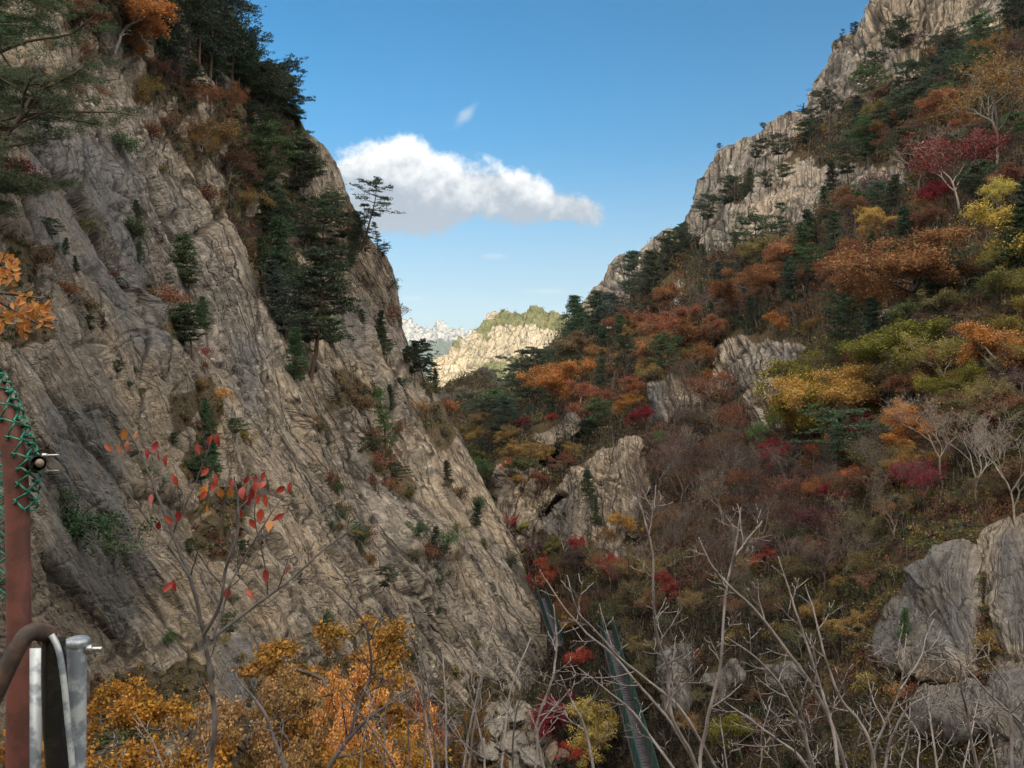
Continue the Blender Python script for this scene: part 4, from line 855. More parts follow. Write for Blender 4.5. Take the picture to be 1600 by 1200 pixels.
for a in [
 ('wide', 1425, 500, 135, 'rust', 'wide rust-orange oak with crooked dark limbs on the right slope', 0, 'dark', 1.05), ('leafy', 1330, 430, 60, 'rust', None, 1, None, 1.1), ('wide', 1262, 712, 150, 'yellow-green', 'yellow-green maple right of the pale outcrop', 1, 'dark', 1.1), ('wide', 1310, 690, 120, 'yellow', None, 0), ('leafy', 1225, 720, 90, 'bright green'),
 ('wide', 1425, 620, 115, 'yellow-green', 'flat yellow-olive tree below the grey boulder', 0, 'grey', 1.2), ('wide', 1555, 610, 100, 'orange'), ('leafy', 1590, 620, 90, 'ochre'), ('half', 1560, 275, 170, 'ochre', 'tall half-bare ochre tree near the upper right edge', 0, 'pale', 1.0), ('half', 1502, 335, 140, 'dull red', 'red tree with pale forked trunk on the upper right slope', 1, 'white', 1.0), ('leafy', 1480, 340, 60, 'crimson'),
 ('wide', 1590, 440, 130, 'yellow', 'yellow tree hanging in at the right edge', 0, 'dark', 1.1), ('leafy', 1575, 350, 70, 'yellow'), ('leafy', 1408, 770, 60, 'yellow', 'small bright yellow tree in the middle of the right slope', 0), ('wide', 1448, 720, 85, 'orange', None, 1), ('leafy', 1210, 525, 44, 'orange', 'small orange tree on the rim above the pale outcrop', 0), ('leafy', 1270, 530, 40, 'yellow-green'), ('wide', 1385, 375, 50, 'yellow', None, 1), ('leafy', 1350, 350, 30, 'yellow'),
 ('leafy', 1008, 676, 46, 'crimson', 'crimson maple at the foot of the pale square outcrop', 0), ('leafy', 992, 655, 44, 'orange'), ('wide', 888, 650, 82, 'orange', 'broad orange-brown tree above the cave', 0, None, 1.2), ('wide', 915, 660, 66, 'rust'), ('leafy', 820, 684, 32, 'crimson'), ('leafy', 806, 734, 26, 'scarlet'), ('leafy', 858, 664, 22, 'scarlet'), ('leafy', 1092, 575, 80, 'rust', None, 1), ('wide', 1062, 550, 72, 'rust'), ('leafy', 1035, 580, 60, 'ochre'), ('leafy', 1002, 560, 60, 'ochre'),
 ('wide', 1180, 480, 70, 'rust'), ('wide', 1150, 505, 60, 'russet brown'), ('half', 1150, 715, 90, 'rust'), ('leafy', 955, 840, 46, 'yellow', 'yellow maple at the foot of the shadowed slab', 0), ('leafy', 945, 870, 44, 'ochre'), ('leafy', 940, 925, 56, 'red'), ('leafy', 848, 912, 44, 'scarlet', 'scarlet maple above the far end of the walkway', 0), ('leafy', 866, 925, 44, 'scarlet'), ('leafy', 828, 940, 44, 'red'), ('leafy', 812, 842, 34, 'red'), ('leafy', 826, 836, 22, 'yellow'),
 ('leafy', 902, 1070, 56, 'scarlet', 'orange-red tree hanging beside the middle of the walkway', 0), ('leafy', 890, 1180, 84, 'crimson', 'deep crimson maple near the stream bed', 1), ('leafy', 934, 1190, 104, 'yellow', 'bright yellow maple beside the crimson one by the walkway', 0), ('leafy', 902, 1215, 56, 'scarlet'), ('leafy', 1166, 1195, 62, 'yellow-green', 'small yellow-green tree among the bare twigs at the bottom', 1), ('leafy', 1272, 1000, 56, 'ochre'), ('leafy', 895, 1005, 44, 'yellow'), ('leafy', 870, 985, 36, 'yellow-green'), ('wide', 1330, 1010, 50, 'ochre'),
 ('leafy', 1225, 745, 60, 'red'), ('leafy', 1300, 815, 60, 'crimson'), ('wide', 1345, 690, 44, 'crimson'), ('leafy', 1255, 760, 50, 'rust'), ('wide', 1540, 690, 60, 'crimson'), ('wide', 1500, 640, 66, 'yellow-green'), ('leafy', 960, 990, 26, 'orange'), ('leafy', 800, 770, 30, 'ochre'), ('leafy', 790, 740, 60, 'ochre'), ('leafy', 815, 760, 44, 'olive'), ('leafy', 880, 740, 34, 'dull purple'), ('leafy', 840, 760, 30, 'rust'),
 ('leafy', 1390, 820, 40, 'ochre'), ('leafy', 1275, 880, 40, 'ochre'), ('leafy', 1165, 900, 36, 'yellow'), ('leafy', 1015, 905, 34, 'ochre'), ('leafy', 905, 915, 60, 'dull purple')]:
    place(a[0], a[1], a[2], a[3], a[4], 'R', a[5] if len(a) > 5 else None, a[6] if len(a) > 6 else None, a[7] if len(a) > 7 else None, None, a[8] if len(a) > 8 else 1.0)
for a in [('bare', 882, 895, 120, 'grey', 'bare pale-trunked tree standing before the shadowed slab', 0, 'pale'), ('bare', 1100, 820, 150, 'grey', 'large bare purplish tree in the middle of the slope', 1, 'purple'), ('bare', 1060, 800, 140, 'rust', None, 3, 'purple'), ('bare', 1140, 800, 140, 'rust', None, 2, 'purple'), ('bare', 1180, 860, 120, 'rust', None, 3, 'grey'), ('bare', 1025, 850, 100, 'rust', None, 3, 'purple'),
 ('bare', 1225, 900, 120, 'ochre', None, 3, 'grey'), ('bare', 1085, 900, 100, 'olive', None, 3, 'grey'), ('bare', 1592, 830, 190, 'grey', 'white bare tree at the right edge above the big rock', 0, 'white'), ('bare', 1470, 760, 150, 'ochre', None, 2, 'pale'), ('bare', 1525, 800, 150, 'rust', None, 2, 'pale'), ('bare', 1400, 860, 120, 'olive', None, 3, 'grey'),
 ('bare', 1000, 780, 80, 'rust', None, 2, 'purple'), ('bare', 1430, 300, 110, 'grey', None, 0, 'white'), ('bare', 1545, 200, 90, 'grey', None, 1, 'white'), ('bare', 960, 930, 60, 'rust', None, 3, 'purple'), ('bare', 1345, 880, 110, 'ochre', None, 3, 'grey'), ('bare', 1130, 960, 90, 'olive', None, 2, 'grey'), ('bare', 1200, 990, 90, 'ochre', None, 2, 'grey')]:
    place(a[0], a[1], a[2], a[3], a[4], 'R', a[5], a[6], bark=a[7])
# --- the rest of the wood on the right slope, by the colours of each part of it
ZONES = [  # x0, y0, x1, y1, count, height range, [(kind, colour, weight)]
 (1330, 110, 1620, 330, 34, (46, 74), [('flat', 'dark green', 4), ('flat', 'green', 2), ('leafy', 'rust', 2), ('leafy', 'russet brown', 3), ('half', 'dull purple', 2), ('leafy', 'ochre', 2), ('wide', 'orange', .5)]),
 (1180, 330, 1480, 480, 26, (46, 76), [('cone', 'dark green', 3), ('leafy', 'rust', 3), ('leafy', 'russet brown', 3), ('leafy', 'ochre', 2), ('flat', 'green', 2)]),
 (900, 490, 1120, 640, 28, (40, 66), [('leafy', 'rust', 3), ('leafy', 'russet brown', 4), ('half', 'dull purple', 3), ('cone', 'dark green', 2), ('leafy', 'olive', 2), ('leafy', 'ochre', 1)]),
 (1100, 400, 1240, 520, 12, (40, 60), [('cone', 'dark green', 3), ('leafy', 'rust', 2), ('leafy', 'russet brown', 3), ('leafy', 'ochre', 1)]),
 (1380, 460, 1620, 700, 26, (60, 100), [('flat', 'dark green', 2), ('leafy', 'olive', 3), ('half', 'dull purple', 3), ('leafy', 'russet brown', 3), ('half', 'ochre', 2), ('half', 'yellow-green', 1)]),
 (1290, 600, 1600, 850, 36, (50, 90), [('half', 'olive', 3), ('half', 'ochre', 3), ('half', 'crimson', 1), ('leafy', 'russet brown', 3), ('bare', 'rust', 3), ('half', 'orange', 1)]),
 (1040, 660, 1290, 900, 30, (50, 84), [('bare', 'rust', 4), ('half', 'russet brown', 3), ('half', 'dull purple', 3), ('half', 'rust', 1), ('leafy', 'russet brown', 2)]),
 (880, 860, 1360, 1000, 36, (36, 60), [('half', 'olive', 4), ('leafy', 'olive', 2), ('half', 'ochre', 3), ('bare', 'rust', 2), ('half', 'russet brown', 3), ('half', 'yellow', .7), ('leafy', 'red', .5)]),
 (700, 650, 900, 780, 16, (30, 48), [('leafy', 'olive', 3), ('leafy', 'ochre', 3), ('flat', 'dark green', 3), ('leafy', 'russet brown', 2)]),
 (800, 860, 940, 980, 10, (30, 44), [('leafy', 'red', 2), ('half', 'dull purple', 4), ('leafy', 'ochre', 1), ('half', 'russet brown', 2)]),
 (960, 1010, 1330, 1180, 20, (36, 60), [('half', 'olive', 3), ('half', 'ochre', 2), ('bare', 'rust', 2), ('shrub', 'russet brown', 2)]),
 (1060, 650, 1600, 860, 26, (24, 40), [('shrub', 'russet brown', 3), ('shrub', 'olive', 3), ('shrub', 'ochre', 1.5), ('shrub', 'crimson', .7), ('shrub', 'dull purple', 2), ('shrub', 'green', 1)]),
 (880, 880, 1340, 1010, 26, (22, 38), [('shrub', 'russet brown', 3), ('shrub', 'olive', 4), ('shrub', 'ochre', 2), ('shrub', 'dull purple', 2), ('shrub', 'rust', 1)]),
 (1350, 1000, 1600, 1180, 7, (30, 50), [('shrub', 'olive', 3), ('shrub', 'ochre', 1), ('shrub', 'rust', 1)]),
]
for x0, y0, x1, y1, cnt, (h0, h1), pal in ZONES:
    wts = np.array([p[2] for p in pal], float); wts /= wts.sum(); done = 0; tries = 0; pts = []
    while done < cnt and tries < 900:
        tries += 1
        x, y = trng.uniform(x0, x1), trng.uniform(y0, y1)
        if x < ip(y, silR)+12: continue
        if x < ip(y, silL)-10 and y > 600: continue
        p, n, v = locate(HR, x, y)
        if v < 0.6: continue
        if pts and min((x-a)**2+((y-b)*1.4)**2 for a, b in pts) < (0.40*(h0+h1)/2)**2: continue
        pts.append((x, y)); k = pal[int(trng.choice(len(pal), p=wts))]
        place(k[0], x, y, trng.uniform(h0, h1), k[1]); done += 1
for k in range(60):
    x, y = trng.uniform(990, 1560), trng.uniform(650, 930)
    if x > 1330 and y > 820: continue
    p, n, v = locate(HR, x, y)
    if v < 0.6: continue
    place('bare', x, y, trng.uniform(60, 115), ['rust', 'ochre', 'dull purple', 'olive'][int(trng.integers(4))], var=int(trng.integers(4)), bark=['purple', 'grey', 'pale', 'purple'][int(trng.integers(4))])
# small growth on the ledges of the left cliff
for kind, x, y, h, clr in [('tall', 275, 70, 150, 'dark green'), ('tall', 312, 60, 150, 'dark green'), ('tall', 345, 70, 150, 'blue-green'), ('flat', 362, 150, 80, 'dark green'), ('cone', 410, 175, 70, 'dark green'), ('flat', 440, 180, 76, 'black-green'), ('tall', 386, 150, 90, 'dark green'),
    ('cone', 240, 80, 120, 'black-green'), ('flat', 420, 245, 60, 'dark green'), ('flat', 448, 260, 64, 'dark green'), ('flat', 475, 300, 60, 'dark green'), ('cone', 418, 440, 70, 'dark green'), ('flat', 505, 430, 60, 'black-green'), ('flat', 470, 470, 60, 'dark green'), ('cone', 462, 590, 80, 'dark green'),
    ('flat', 530, 440, 50, 'black-green'), ('flat', 385, 215, 50, 'black-green'), ('flat', 350, 235, 44, 'dark green'), ('cone', 700, 760, 40, 'dark green'), ('cone', 640, 570, 36, 'black-green'), ('shrub', 380, 260, 50, 'russet brown'), ('shrub', 330, 320, 40, 'russet brown'), ('half', 300, 250, 70, 'russet brown'), ('half', 380, 400, 50, 'dull purple'),
    ('shrub', 270, 210, 44, 'russet brown'), ('half', 245, 180, 60, 'ochre'), ('half', 240, 130, 50, 'russet brown'), ('shrub', 215, 160, 40, 'ochre'), ('half', 130, 110, 60, 'rust'), ('shrub', 100, 150, 40, 'russet brown'), ('shrub', 435, 420, 40, 'olive'), ('shrub', 400, 390, 36, 'russet brown'), ('shrub', 660, 620, 34, 'olive'), ('shrub', 620, 690, 40, 'russet brown'), ('shrub', 540, 620, 40, 'rust')]:
    place(kind, x, y, h, clr, 'L')
for tab, amp, w_, fade in ribsL:
    for q in range(9):
        y = trng.uniform(tab[0][0]+10, tab[-1][0]-10); x = ip(y, tab)+trng.normal()*9+4
        if x > ip(y, silL)-14 or x < 20 or y > 1040 or y < 130: continue
        kd, cl = [('shrub', 'green'), ('shrub', 'olive'), ('cone', 'dark green'), ('shrub', 'russet brown'), ('flat', 'dark green'), ('shrub', 'dark green'), ('half', 'ochre')][int(trng.integers(7))]
        place(kd, x, y, trng.uniform(20, 44), cl, 'L')
for k in range(46):
    x, y = trng.uniform(30, 840), trng.uniform(150, 1080)
    if x > ip(y, silL)-12: continue
    p, n, v = locate(HL, x, y)
    place('shrub', x, y, trng.uniform(12, 26), ['green', 'olive', 'olive', 'russet brown', 'ochre', 'dark green'][int(trng.integers(6))], 'L')

# ------------------------------------------------------------------ undergrowth: what nobody could count
def undergrowth(name, H, n, seed, region, palfn, label, spread=1.0, sz=(0.10, 0.22)):
    rng = np.random.default_rng(seed); P, PX, PY, VG, N = H['P'], H['PX'], H['PY'], H['veg'], H['n']
    C = []; S = []; T = []
    need = n
    while need > 0:
        x = rng.uniform(region[0], region[2], 60000); y = rng.uniform(region[1], region[3], 60000)
        j = np.clip(np.searchsorted(H['ys'], y), 1, len(H['ys'])-2)
        lo = PX[j, 0]; 
        ok = np.zeros(len(x), bool); ii = np.zeros(len(x), int)
        for q in np.unique(j):
            m = j == q; ii[m] = np.clip(np.searchsorted(PX[q], x[m]), 0, H['nin']-1)
            ok[m] = (x[m] > PX[q, 0]+(14 if H['side'] == 'R' else 0)) & (x[m] < PX[q, H['nin']-1]-(0 if H['side'] == 'R' else 16))
        vg = VG[j, ii]; ok &= rng.random(len(x)) < np.clip(vg, 0.02, 1)**1.5
        j = j[ok]; ii = ii[ok]; x = x[ok]; y = y[ok]
        c = P[j, ii]; d = c[:, 1]; nn = N[j, ii]
        m = 5; c = np.repeat(c, m, 0); nn = np.repeat(nn, m, 0); d = np.repeat(d, m); x = np.repeat(x, m); y = np.repeat(y, m)
        s = d/62.
        c = c+rng.normal(size=c.shape)*(0.42*s)[:, None]*spread+nn*(0.20*s*rng.random(len(s)))[:, None]; c[:, 2] += 0.32*s*rng.random(len(s))
        C.append(c); S.append(rng.uniform(*sz, len(c))*d/105.); T.append(palfn(x, y, c, rng)); need -= len(c)
    C = np.concatenate(C); S = np.concatenate(S); T = np.concatenate(T)
    V, Q = leaf_quads(C, S, rng, 0.15, 0.4)
    o = link(name, mesh_np(name, V, Q, M_UNDER, {'tint': np.repeat(T, 4, 0)})); tag(o, label, 'undergrowth', kind='stuff'); return o
def bushes(name, H, n, seed, region, label, per=64, rad=(9, 20), rise=1.0):
    """merging small crowns, each of its own colour, over thin bare stems"""
    rng = np.random.default_rng(seed); P, PX, VG = H['P'], H['PX'], H['veg']
    got = []
    while sum(len(g_[0]) for g_ in got) < n:
        x = rng.uniform(region[0], region[2], 4000); y = rng.uniform(region[1], region[3], 4000)
        j = np.clip(np.searchsorted(H['ys'], y), 1, len(H['ys'])-2); ii = np.zeros(len(x), int); ok = np.zeros(len(x), bool)
        for k in range(len(x)):
            row = PX[j[k]]; ii[k] = min(np.searchsorted(row, x[k]), H['nin']-1)
            ok[k] = (x[k] > row[0]+((16 if y[k] > 480 else 34) if H['side'] == 'R' else 0)) and (x[k] < row[H['nin']-1]-(0 if H['side'] == 'R' else 20))
        ok &= rng.random(len(x)) < np.clip(VG[j, ii], 0, 1)**2
        got.append((P[j[ok], ii[ok]], x[ok], y[ok]))
    c = np.concatenate([g_[0] for g_ in got])[:n]; x = np.concatenate([g_[1] for g_ in got])[:n]; y = np.concatenate([g_[2] for g_ in got])[:n]
    d = c[:, 1]; r = rng.uniform(*rad, n)*d/F*(0.5+0.5*np.clip(d/70, 0.4, 1)); c = c+np.stack([0*r, -0.3*r, rise*r*rng.uniform(0.2, 1.1, n)], 1)
    z = fbm(np.stack([x/120, y/90, 0*x], 1), seed+3, 3); u = np.clip(z*0.9+0.5+rng.normal(size=n)*0.22, 0, 0.999)
    cols = np.zeros((n, 3))
    mid = (x > 980) & (x < 1330) & (y > 640) & (y < 900); up = y < 520; lowr = ~mid & ~up
    PALS = {0: [(0.10, 0.066, 0.056), (0.085, 0.060, 0.060), (0.115, 0.062, 0.036), (0.075, 0.055, 0.045), (0.10, 0.078, 0.040), (0.13, 0.05, 0.035)],
            1: [(0.028, 0.042, 0.018), (0.105, 0.050, 0.024), (0.075, 0.048, 0.028), (0.036, 0.055, 0.022), (0.13, 0.070, 0.026), (0.085, 0.072, 0.030), (0.065, 0.034, 0.032)],
            2: [(0.058, 0.060, 0.028), (0.088, 0.070, 0.030), (0.060, 0.046, 0.034), (0.11, 0.082, 0.026), (0.034, 0.048, 0.022), (0.066, 0.056, 0.050), (0.074, 0.078, 0.030), (0.14, 0.11, 0.03), (0.090, 0.042, 0.028)]}
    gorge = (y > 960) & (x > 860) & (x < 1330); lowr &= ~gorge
    PALS[3] = [(0.030, 0.026, 0.020), (0.045, 0.036, 0.024), (0.026, 0.034, 0.018), (0.055, 0.034, 0.022), (0.038, 0.032, 0.028), (0.07, 0.05, 0.022)]  # near-black browns and greens stand in for the shade deep in the gorge
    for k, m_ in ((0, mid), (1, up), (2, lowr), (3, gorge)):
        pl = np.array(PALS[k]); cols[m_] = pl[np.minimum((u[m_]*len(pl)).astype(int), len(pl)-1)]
    cols *= rng.uniform(0.8, 1.75, (n, 1))
    m = per; dirs = rng.normal(size=(n*m, 3)); dirs /= np.linalg.norm(dirs, axis=1, keepdims=True); dirs[:, 2] = dirs[:, 2]*0.6+0.1
    lob = 1+0.35*np.sin(dirs[:, 0]*5+np.repeat(x, m))*np.cos(dirs[:, 2]*6+np.repeat(y, m))
    C = np.repeat(c, m, 0)+dirs*np.repeat(r, m)[:, None]*(lob*rng.uniform(0.35, 1.0, n*m)**0.6)[:, None]
    S = np.repeat(d/F, m)*rng.uniform(1.3, 2.6, n*m)
    V, Q = leaf_quads(C, S, rng, 0.3, 0.5); T = np.repeat(cols, m*4, 0)
    # stems: narrow crossed blades of wood, three to a bush
    q = 3; b0 = np.repeat(c, q, 0)+rng.normal(size=(n*q, 3))*np.repeat(r, q)[:, None]*0.35; b0[:, 2] -= np.repeat(r, q)*rise*1.1
    b1 = b0+np.stack([rng.normal(size=n*q)*0.45, rng.normal(size=n*q)*0.3, rng.uniform(1.3, 3.0, n*q)], 1)*np.repeat(r, q)[:, None]
    wdt = (np.repeat(d/F, q)*rng.uniform(0.35, 0.8, n*q))[:, None]; vs = []; 
    for ax_ in (np.array([1., 0, 0]), np.array([0, 1., 0])): vs.append(np.stack([b0-ax_*wdt, b0+ax_*wdt, b1+ax_*wdt*0.3, b1-ax_*wdt*0.3], 1).reshape(-1, 3))
    SV = np.concatenate(vs); bc = np.array([(0.10, 0.085, 0.078), (0.20, 0.18, 0.165), (0.06, 0.05, 0.045), (0.14, 0.115, 0.105)])[rng.integers(4, size=n*q)]
    V = np.concatenate([V, SV]); Q = np.arange(len(V)).reshape(-1, 4); T = np.concatenate([T, np.repeat(bc, 4, 0), np.repeat(bc, 4, 0)])
    o = link(name, mesh_np(name, V, Q, M_UNDER, {'tint': T})); tag(o, label, 'undergrowth', kind='stuff'); return o
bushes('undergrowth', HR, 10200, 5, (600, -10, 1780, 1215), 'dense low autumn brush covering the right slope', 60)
bushes('undergrowth', HL, 1500, 6, (-10, -20, 870, 1215), 'dry brush on the ledges of the left cliff', 50, (5, 11), 0.7)
# woods on the sunlit peak and far slopes: tiny tufts
def tufts(name, H, n, seed, size, thr, label, cols):
    rng = np.random.default_rng(seed); vg = H['veg'].ravel(); P = H['P'].reshape(-1, 3)
    k = rng.choice(len(vg), n, p=np.clip(vg-thr, 0, 1)/np.clip(vg-thr, 0, 1).sum())
    C = np.repeat(P[k], 6, 0)+rng.normal(size=(n*6, 3))*size*0.45; C[:, 2] += np.abs(rng.normal(size=n*6))*size*0.9
    T = np.array(cols)[rng.integers(len(cols), size=n)].repeat(6, 0)
    V, Q = leaf_quads(C, size*0.35, rng, 0.0, 0.5)
    o = link(name, mesh_np(name, V, Q, M_UNDER, {'tint': np.repeat(T, 4, 0)})); tag(o, label, 'forest', kind='stuff')
tufts('forest', RP, 4200, 8, 2.1, 0.3, 'sparse wood on top and in the gullies of the sunlit peak', [(0.045, 0.075, 0.03), (0.07, 0.09, 0.035), (0.13, 0.10, 0.04)])
tufts('forest', RM, 3500, 9, 1.6, 0.3, 'scrub on the shaded shoulder below the sunlit peak', [(0.05, 0.06, 0.03), (0.09, 0.06, 0.035)])
#--FG0--
# ------------------------------------------------------------------ foreground saplings and bare shrubs
def tint_mat(name, rough=0.5, trans=0.3):
    m, g = new_mat(name); out = g.n('ShaderNodeOutputMaterial')
    a = g.n('ShaderNodeAttribute', _attribute_name='tint'); n = g.noise(g.n('ShaderNodeTexCoord').outputs['Object'], 60, 3)
    v = g.math('MULTIPLY_ADD', n, 0.8, 0.6); c = g.mix(1.0, a.outputs['Color'], g.n('ShaderNodeCombineColor', Red=v, Green=v, Blue=v).outputs[0], 'MULTIPLY')
    d = g.n('ShaderNodeBsdfPrincipled', Roughness=rough); t = g.n('ShaderNodeBsdfTranslucent'); g.link(c, d.inputs['Base Color']); g.link(c, t.inputs['Color'])
    mx = g.n('ShaderNodeMixShader', Fac=trans); g.link(d.outputs[0], mx.inputs[1]); g.link(t.outputs[0], mx.inputs[2]); g.link(mx.outputs[0], out.inputs[0]); return m
M_TLEAF = tint_mat('thin_leaf')
def ground_z(x, y): return -1.75-0.72*max(y-0.8, 0)-0.05*abs(x)-0.25
class Plant:
    def __init__(s, seed): s.rng = np.random.default_rng(seed); s.w = MB(); s.b = MB(); s.L = []; s.tips = []
    def bud(s, p, d, r):
        d = d/(np.linalg.norm(d)+1e-9); L = r*4.2
        s.b.tube(np.array([p-d*L*0.2, p+d*L*0.15, p+d*L*0.5, p+d*L*0.85, p+d*L]), np.array([0.6, 1.1, 1.25, 0.8, 0.12])*r, 6)
    def stem(s, pts, d0, d1, r0, r1, twigs=6, tl=60, root=False, buds=True, lvl=0, smooth=True):
        """pts run from tip to foot in photograph pixels; depth d0 at the tip, d1 at the foot; radii in pixels"""
        pts = np.array(pts, float); n = len(pts); t = np.linspace(0, 1, n); tt = np.linspace(0, 1, max(8, n*4))
        # Catmull-like resampling
        x = np.interp(tt, t, pts[:, 0]); y = np.interp(tt, t, pts[:, 1])
        for _ in range(2):
            x[1:-1] = (x[:-2]+2*x[1:-1]+x[2:])/4; y[1:-1] = (y[:-2]+2*y[1:-1]+y[2:])/4
        jit = np.cumsum(s.rng.normal(size=len(tt)))*0.6; x = x+jit-np.linspace(jit[0], jit[-1], len(tt))
        d = d0+(d1-d0)*tt+0.02*np.cumsum(s.rng.normal(size=len(tt)))*d0/6
        P = W(x, y, d); r = (r0+(r1-r0)*tt**0.8)*d/F
        if root:
            e = P[-1]; gz = ground_z(e[0], e[1]); k = max(3, int((e[2]-gz)/0.15)); f = np.linspace(0, 1, k+1)[1:, None]
            drift = (P[-1]-P[-3]); drift = drift/abs(drift[2]+1e-6)*0.15
            ext = e+np.array([drift[0]*3, drift[1]*0.5, 0])*f*2+np.array([0, 0, gz-e[2]])*f
            P = np.concatenate([P, ext]); r = np.concatenate([r, np.linspace(r[-1], r[-1]*1.5, k)])
        s.w.tube(P, r, 7 if r1 > 3 else 5)
        N = len(tt)
        if buds: s.bud(P[0], P[0]-P[1], r0*d0/F*1.15)
        for k in range(twigs):
            u = (k+0.6)/(twigs+0.4)*0.85; i = int(u*(N-2))+1
            dirp = np.array([x[i-1]-x[i+1 if i+1 < N else i], y[i-1]-y[i+1 if i+1 < N else i]]); dirp = dirp/(np.linalg.norm(dirp)+1e-6)
            sg = 1 if (k % 2) else -1; an = sg*s.rng.uniform(0.45, 0.95); ca, sn = math.cos(an), math.sin(an)
            dv = np.array([dirp[0]*ca-dirp[1]*sn, dirp[0]*sn+dirp[1]*ca]); L = tl*s.rng.uniform(0.45, 1.25)*(0.5+u)
            dv2 = dv+np.array([s.rng.normal()*0.12, -0.25]); dv2 /= np.linalg.norm(dv2)
            p0 = np.array([x[i], y[i]]); p1 = p0+dv*L*0.45; p2 = p1+dv2*L*0.55; dd = s.rng.normal()*0.05*d[i]
            rr = max(0.7, (r0+(r1-r0)*tt[i]**0.8)*0.5)
            s.stem([p2, p1, p0], d[i]+dd, d[i], max(0.55, rr*0.55), rr, 3 if lvl == 0 and L > 28 else 0, tl*0.42, False, buds, lvl+1)
        if buds and lvl < 2:
            for i in range(3, N-1, 5): s.bud(P[i]+s.rng.normal(size=3)*r[i]*0.5, (P[i-1]-P[i])+s.rng.normal(size=3)*0.4*np.linalg.norm(P[i-1]-P[i]), max(r[i]*0.55, 0.5*r[0]))
    def leaf(s, px, py, d, L, col, ang=None, tilt=None):
        rng = s.rng; a = rng.normal()*0.35 if ang is None else ang
        ax = np.array([math.sin(a), rng.normal()*0.25, -math.cos(a)]); ax /= np.linalg.norm(ax)
        sd_ = np.cross(ax, np.array([rng.normal()*0.5, -1, 0.1])); sd_ /= np.linalg.norm(sd_); nn = np.cross(sd_, ax); c = W(px, py, d); L = L*d/F; w = L*rng.uniform(0.19, 0.30)
        ts = np.array([0, .12, .3, .5, .7, .87, 1.]); ws = np.array([.03, .55, .95, 1, .75, .38, .02]); V = []; bend = rng.normal()*0.25
        for t, q in zip(ts, ws):
            mid = c+ax*L*(t-0.5)+nn*L*bend*(t-0.5)**2
            V += [mid-sd_*w*q+nn*w*q*0.45, mid, mid+sd_*w*q+nn*w*q*0.45]
        Q = []
        for k in range(6): Q += [[3*k, 3*k+1, 3*k+4, 3*k+3], [3*k+1, 3*k+2, 3*k+5, 3*k+4]]
        s.L.append((np.array(V), np.array(Q), col))
    def build(s, name, label, cat, col, group=None, budcol=(0.20, 0.165, 0.15)):
        V, Q = s.w.arrays(); o = link(name, None); x0 = V[np.argmin(V[:, 2])].copy(); o.location = x0
        if s.b.V: s.w.add(*s.b.arrays()); V, Q = s.w.arrays()
        t = link('stem', mesh_np('stem', V-x0, Q, M_BARK, smooth=True), o); t.color = (*col, 1)
        if s.L:
            m = MB(); T = []
            for V, Q, c in s.L: m.add(V-x0, Q); T += [c]*len(V)
            V, Q = m.arrays(); link('leaves', mesh_np('leaves', V, Q, M_TLEAF, {'tint': np.array(T)}, smooth=True), o)
        return tag(o, label, cat, group)
# red-leaved sapling
S = Plant(11); dS = 3.3
S.stem([(186, 655), (215, 700), (240, 762), (262, 822), (280, 870), (300, 920), (318, 992), (326, 1030), (331, 1080), (336, 1130), (326, 1200), (322, 1260)], dS, dS, 0.9, 4.6, 7, 46, True, False)
S.stem([(366, 745), (374, 780), (374, 830), (352, 890), (345, 945), (318, 992)], dS-.1, dS, 0.9, 3.2, 5, 50, False, False)
S.stem([(442, 775), (400, 842), (362, 905), (345, 960), (330, 1000)], dS+.2, dS, 0.9, 2.8, 5, 60, False, False)
S.stem([(566, 815), (508, 856), (452, 908), (400, 946), (332, 998)], dS+.3, dS, 0.9, 3.0, 6, 52, False, False)
S.stem([(330, 690), (312, 740), (290, 785), (278, 810), (262, 860)], dS, dS, 0.8, 1.6, 3, 30, False, False)
S.stem([(200, 770), (232, 815), (262, 850), (300, 905)], dS, dS, 0.9, 2.2, 3, 40, False, False)
S.stem([(410, 745), (395, 800), (412, 880), (418, 930)], dS+.1, dS+.2, 0.8, 1.4, 2, 30, False, False)
RC = [(0.26, 0.032, 0.022), (0.33, 0.05, 0.024), (0.21, 0.02, 0.020), (0.34, 0.09, 0.025), (0.26, 0.09, 0.03)]
for (x, y) in [(170, 700), (186, 702), (199, 697), (230, 709), (243, 699), (249, 714), (260, 719), (328, 688), (340, 688), (320, 738), (274, 751), (338, 750), (361, 757), (334, 760), (318, 774), (236, 780), (265, 813), (279, 806), (248, 822), (400, 750), (410, 758), (379, 770), (393, 772), (402, 780), (415, 782),
               (385, 750), (439, 765), (453, 762), (378, 803), (395, 818), (407, 806), (435, 808), (262, 918), (272, 915), (415, 900), (450, 890), (355, 928), (391, 928), (412, 745), (398, 762), (388, 782), (311, 702)]:
    S.leaf(x, y, dS+S.rng.normal()*0.12, S.rng.uniform(15, 23), RC[int(S.rng.integers(3 if x > 200 else 5))])
for (x, y) in [(194, 679), (213, 680), (318, 768), (345, 770), (326, 797), (421, 822), (360, 770)]:
    S.leaf(x, y, dS+S.rng.normal()*0.12, S.rng.uniform(15, 21), (0.42, 0.16, 0.03))
S.build('sapling', 'slender sapling with a few hanging red leaves at lower left', 'sapling', (0.075, 0.068, 0.066))
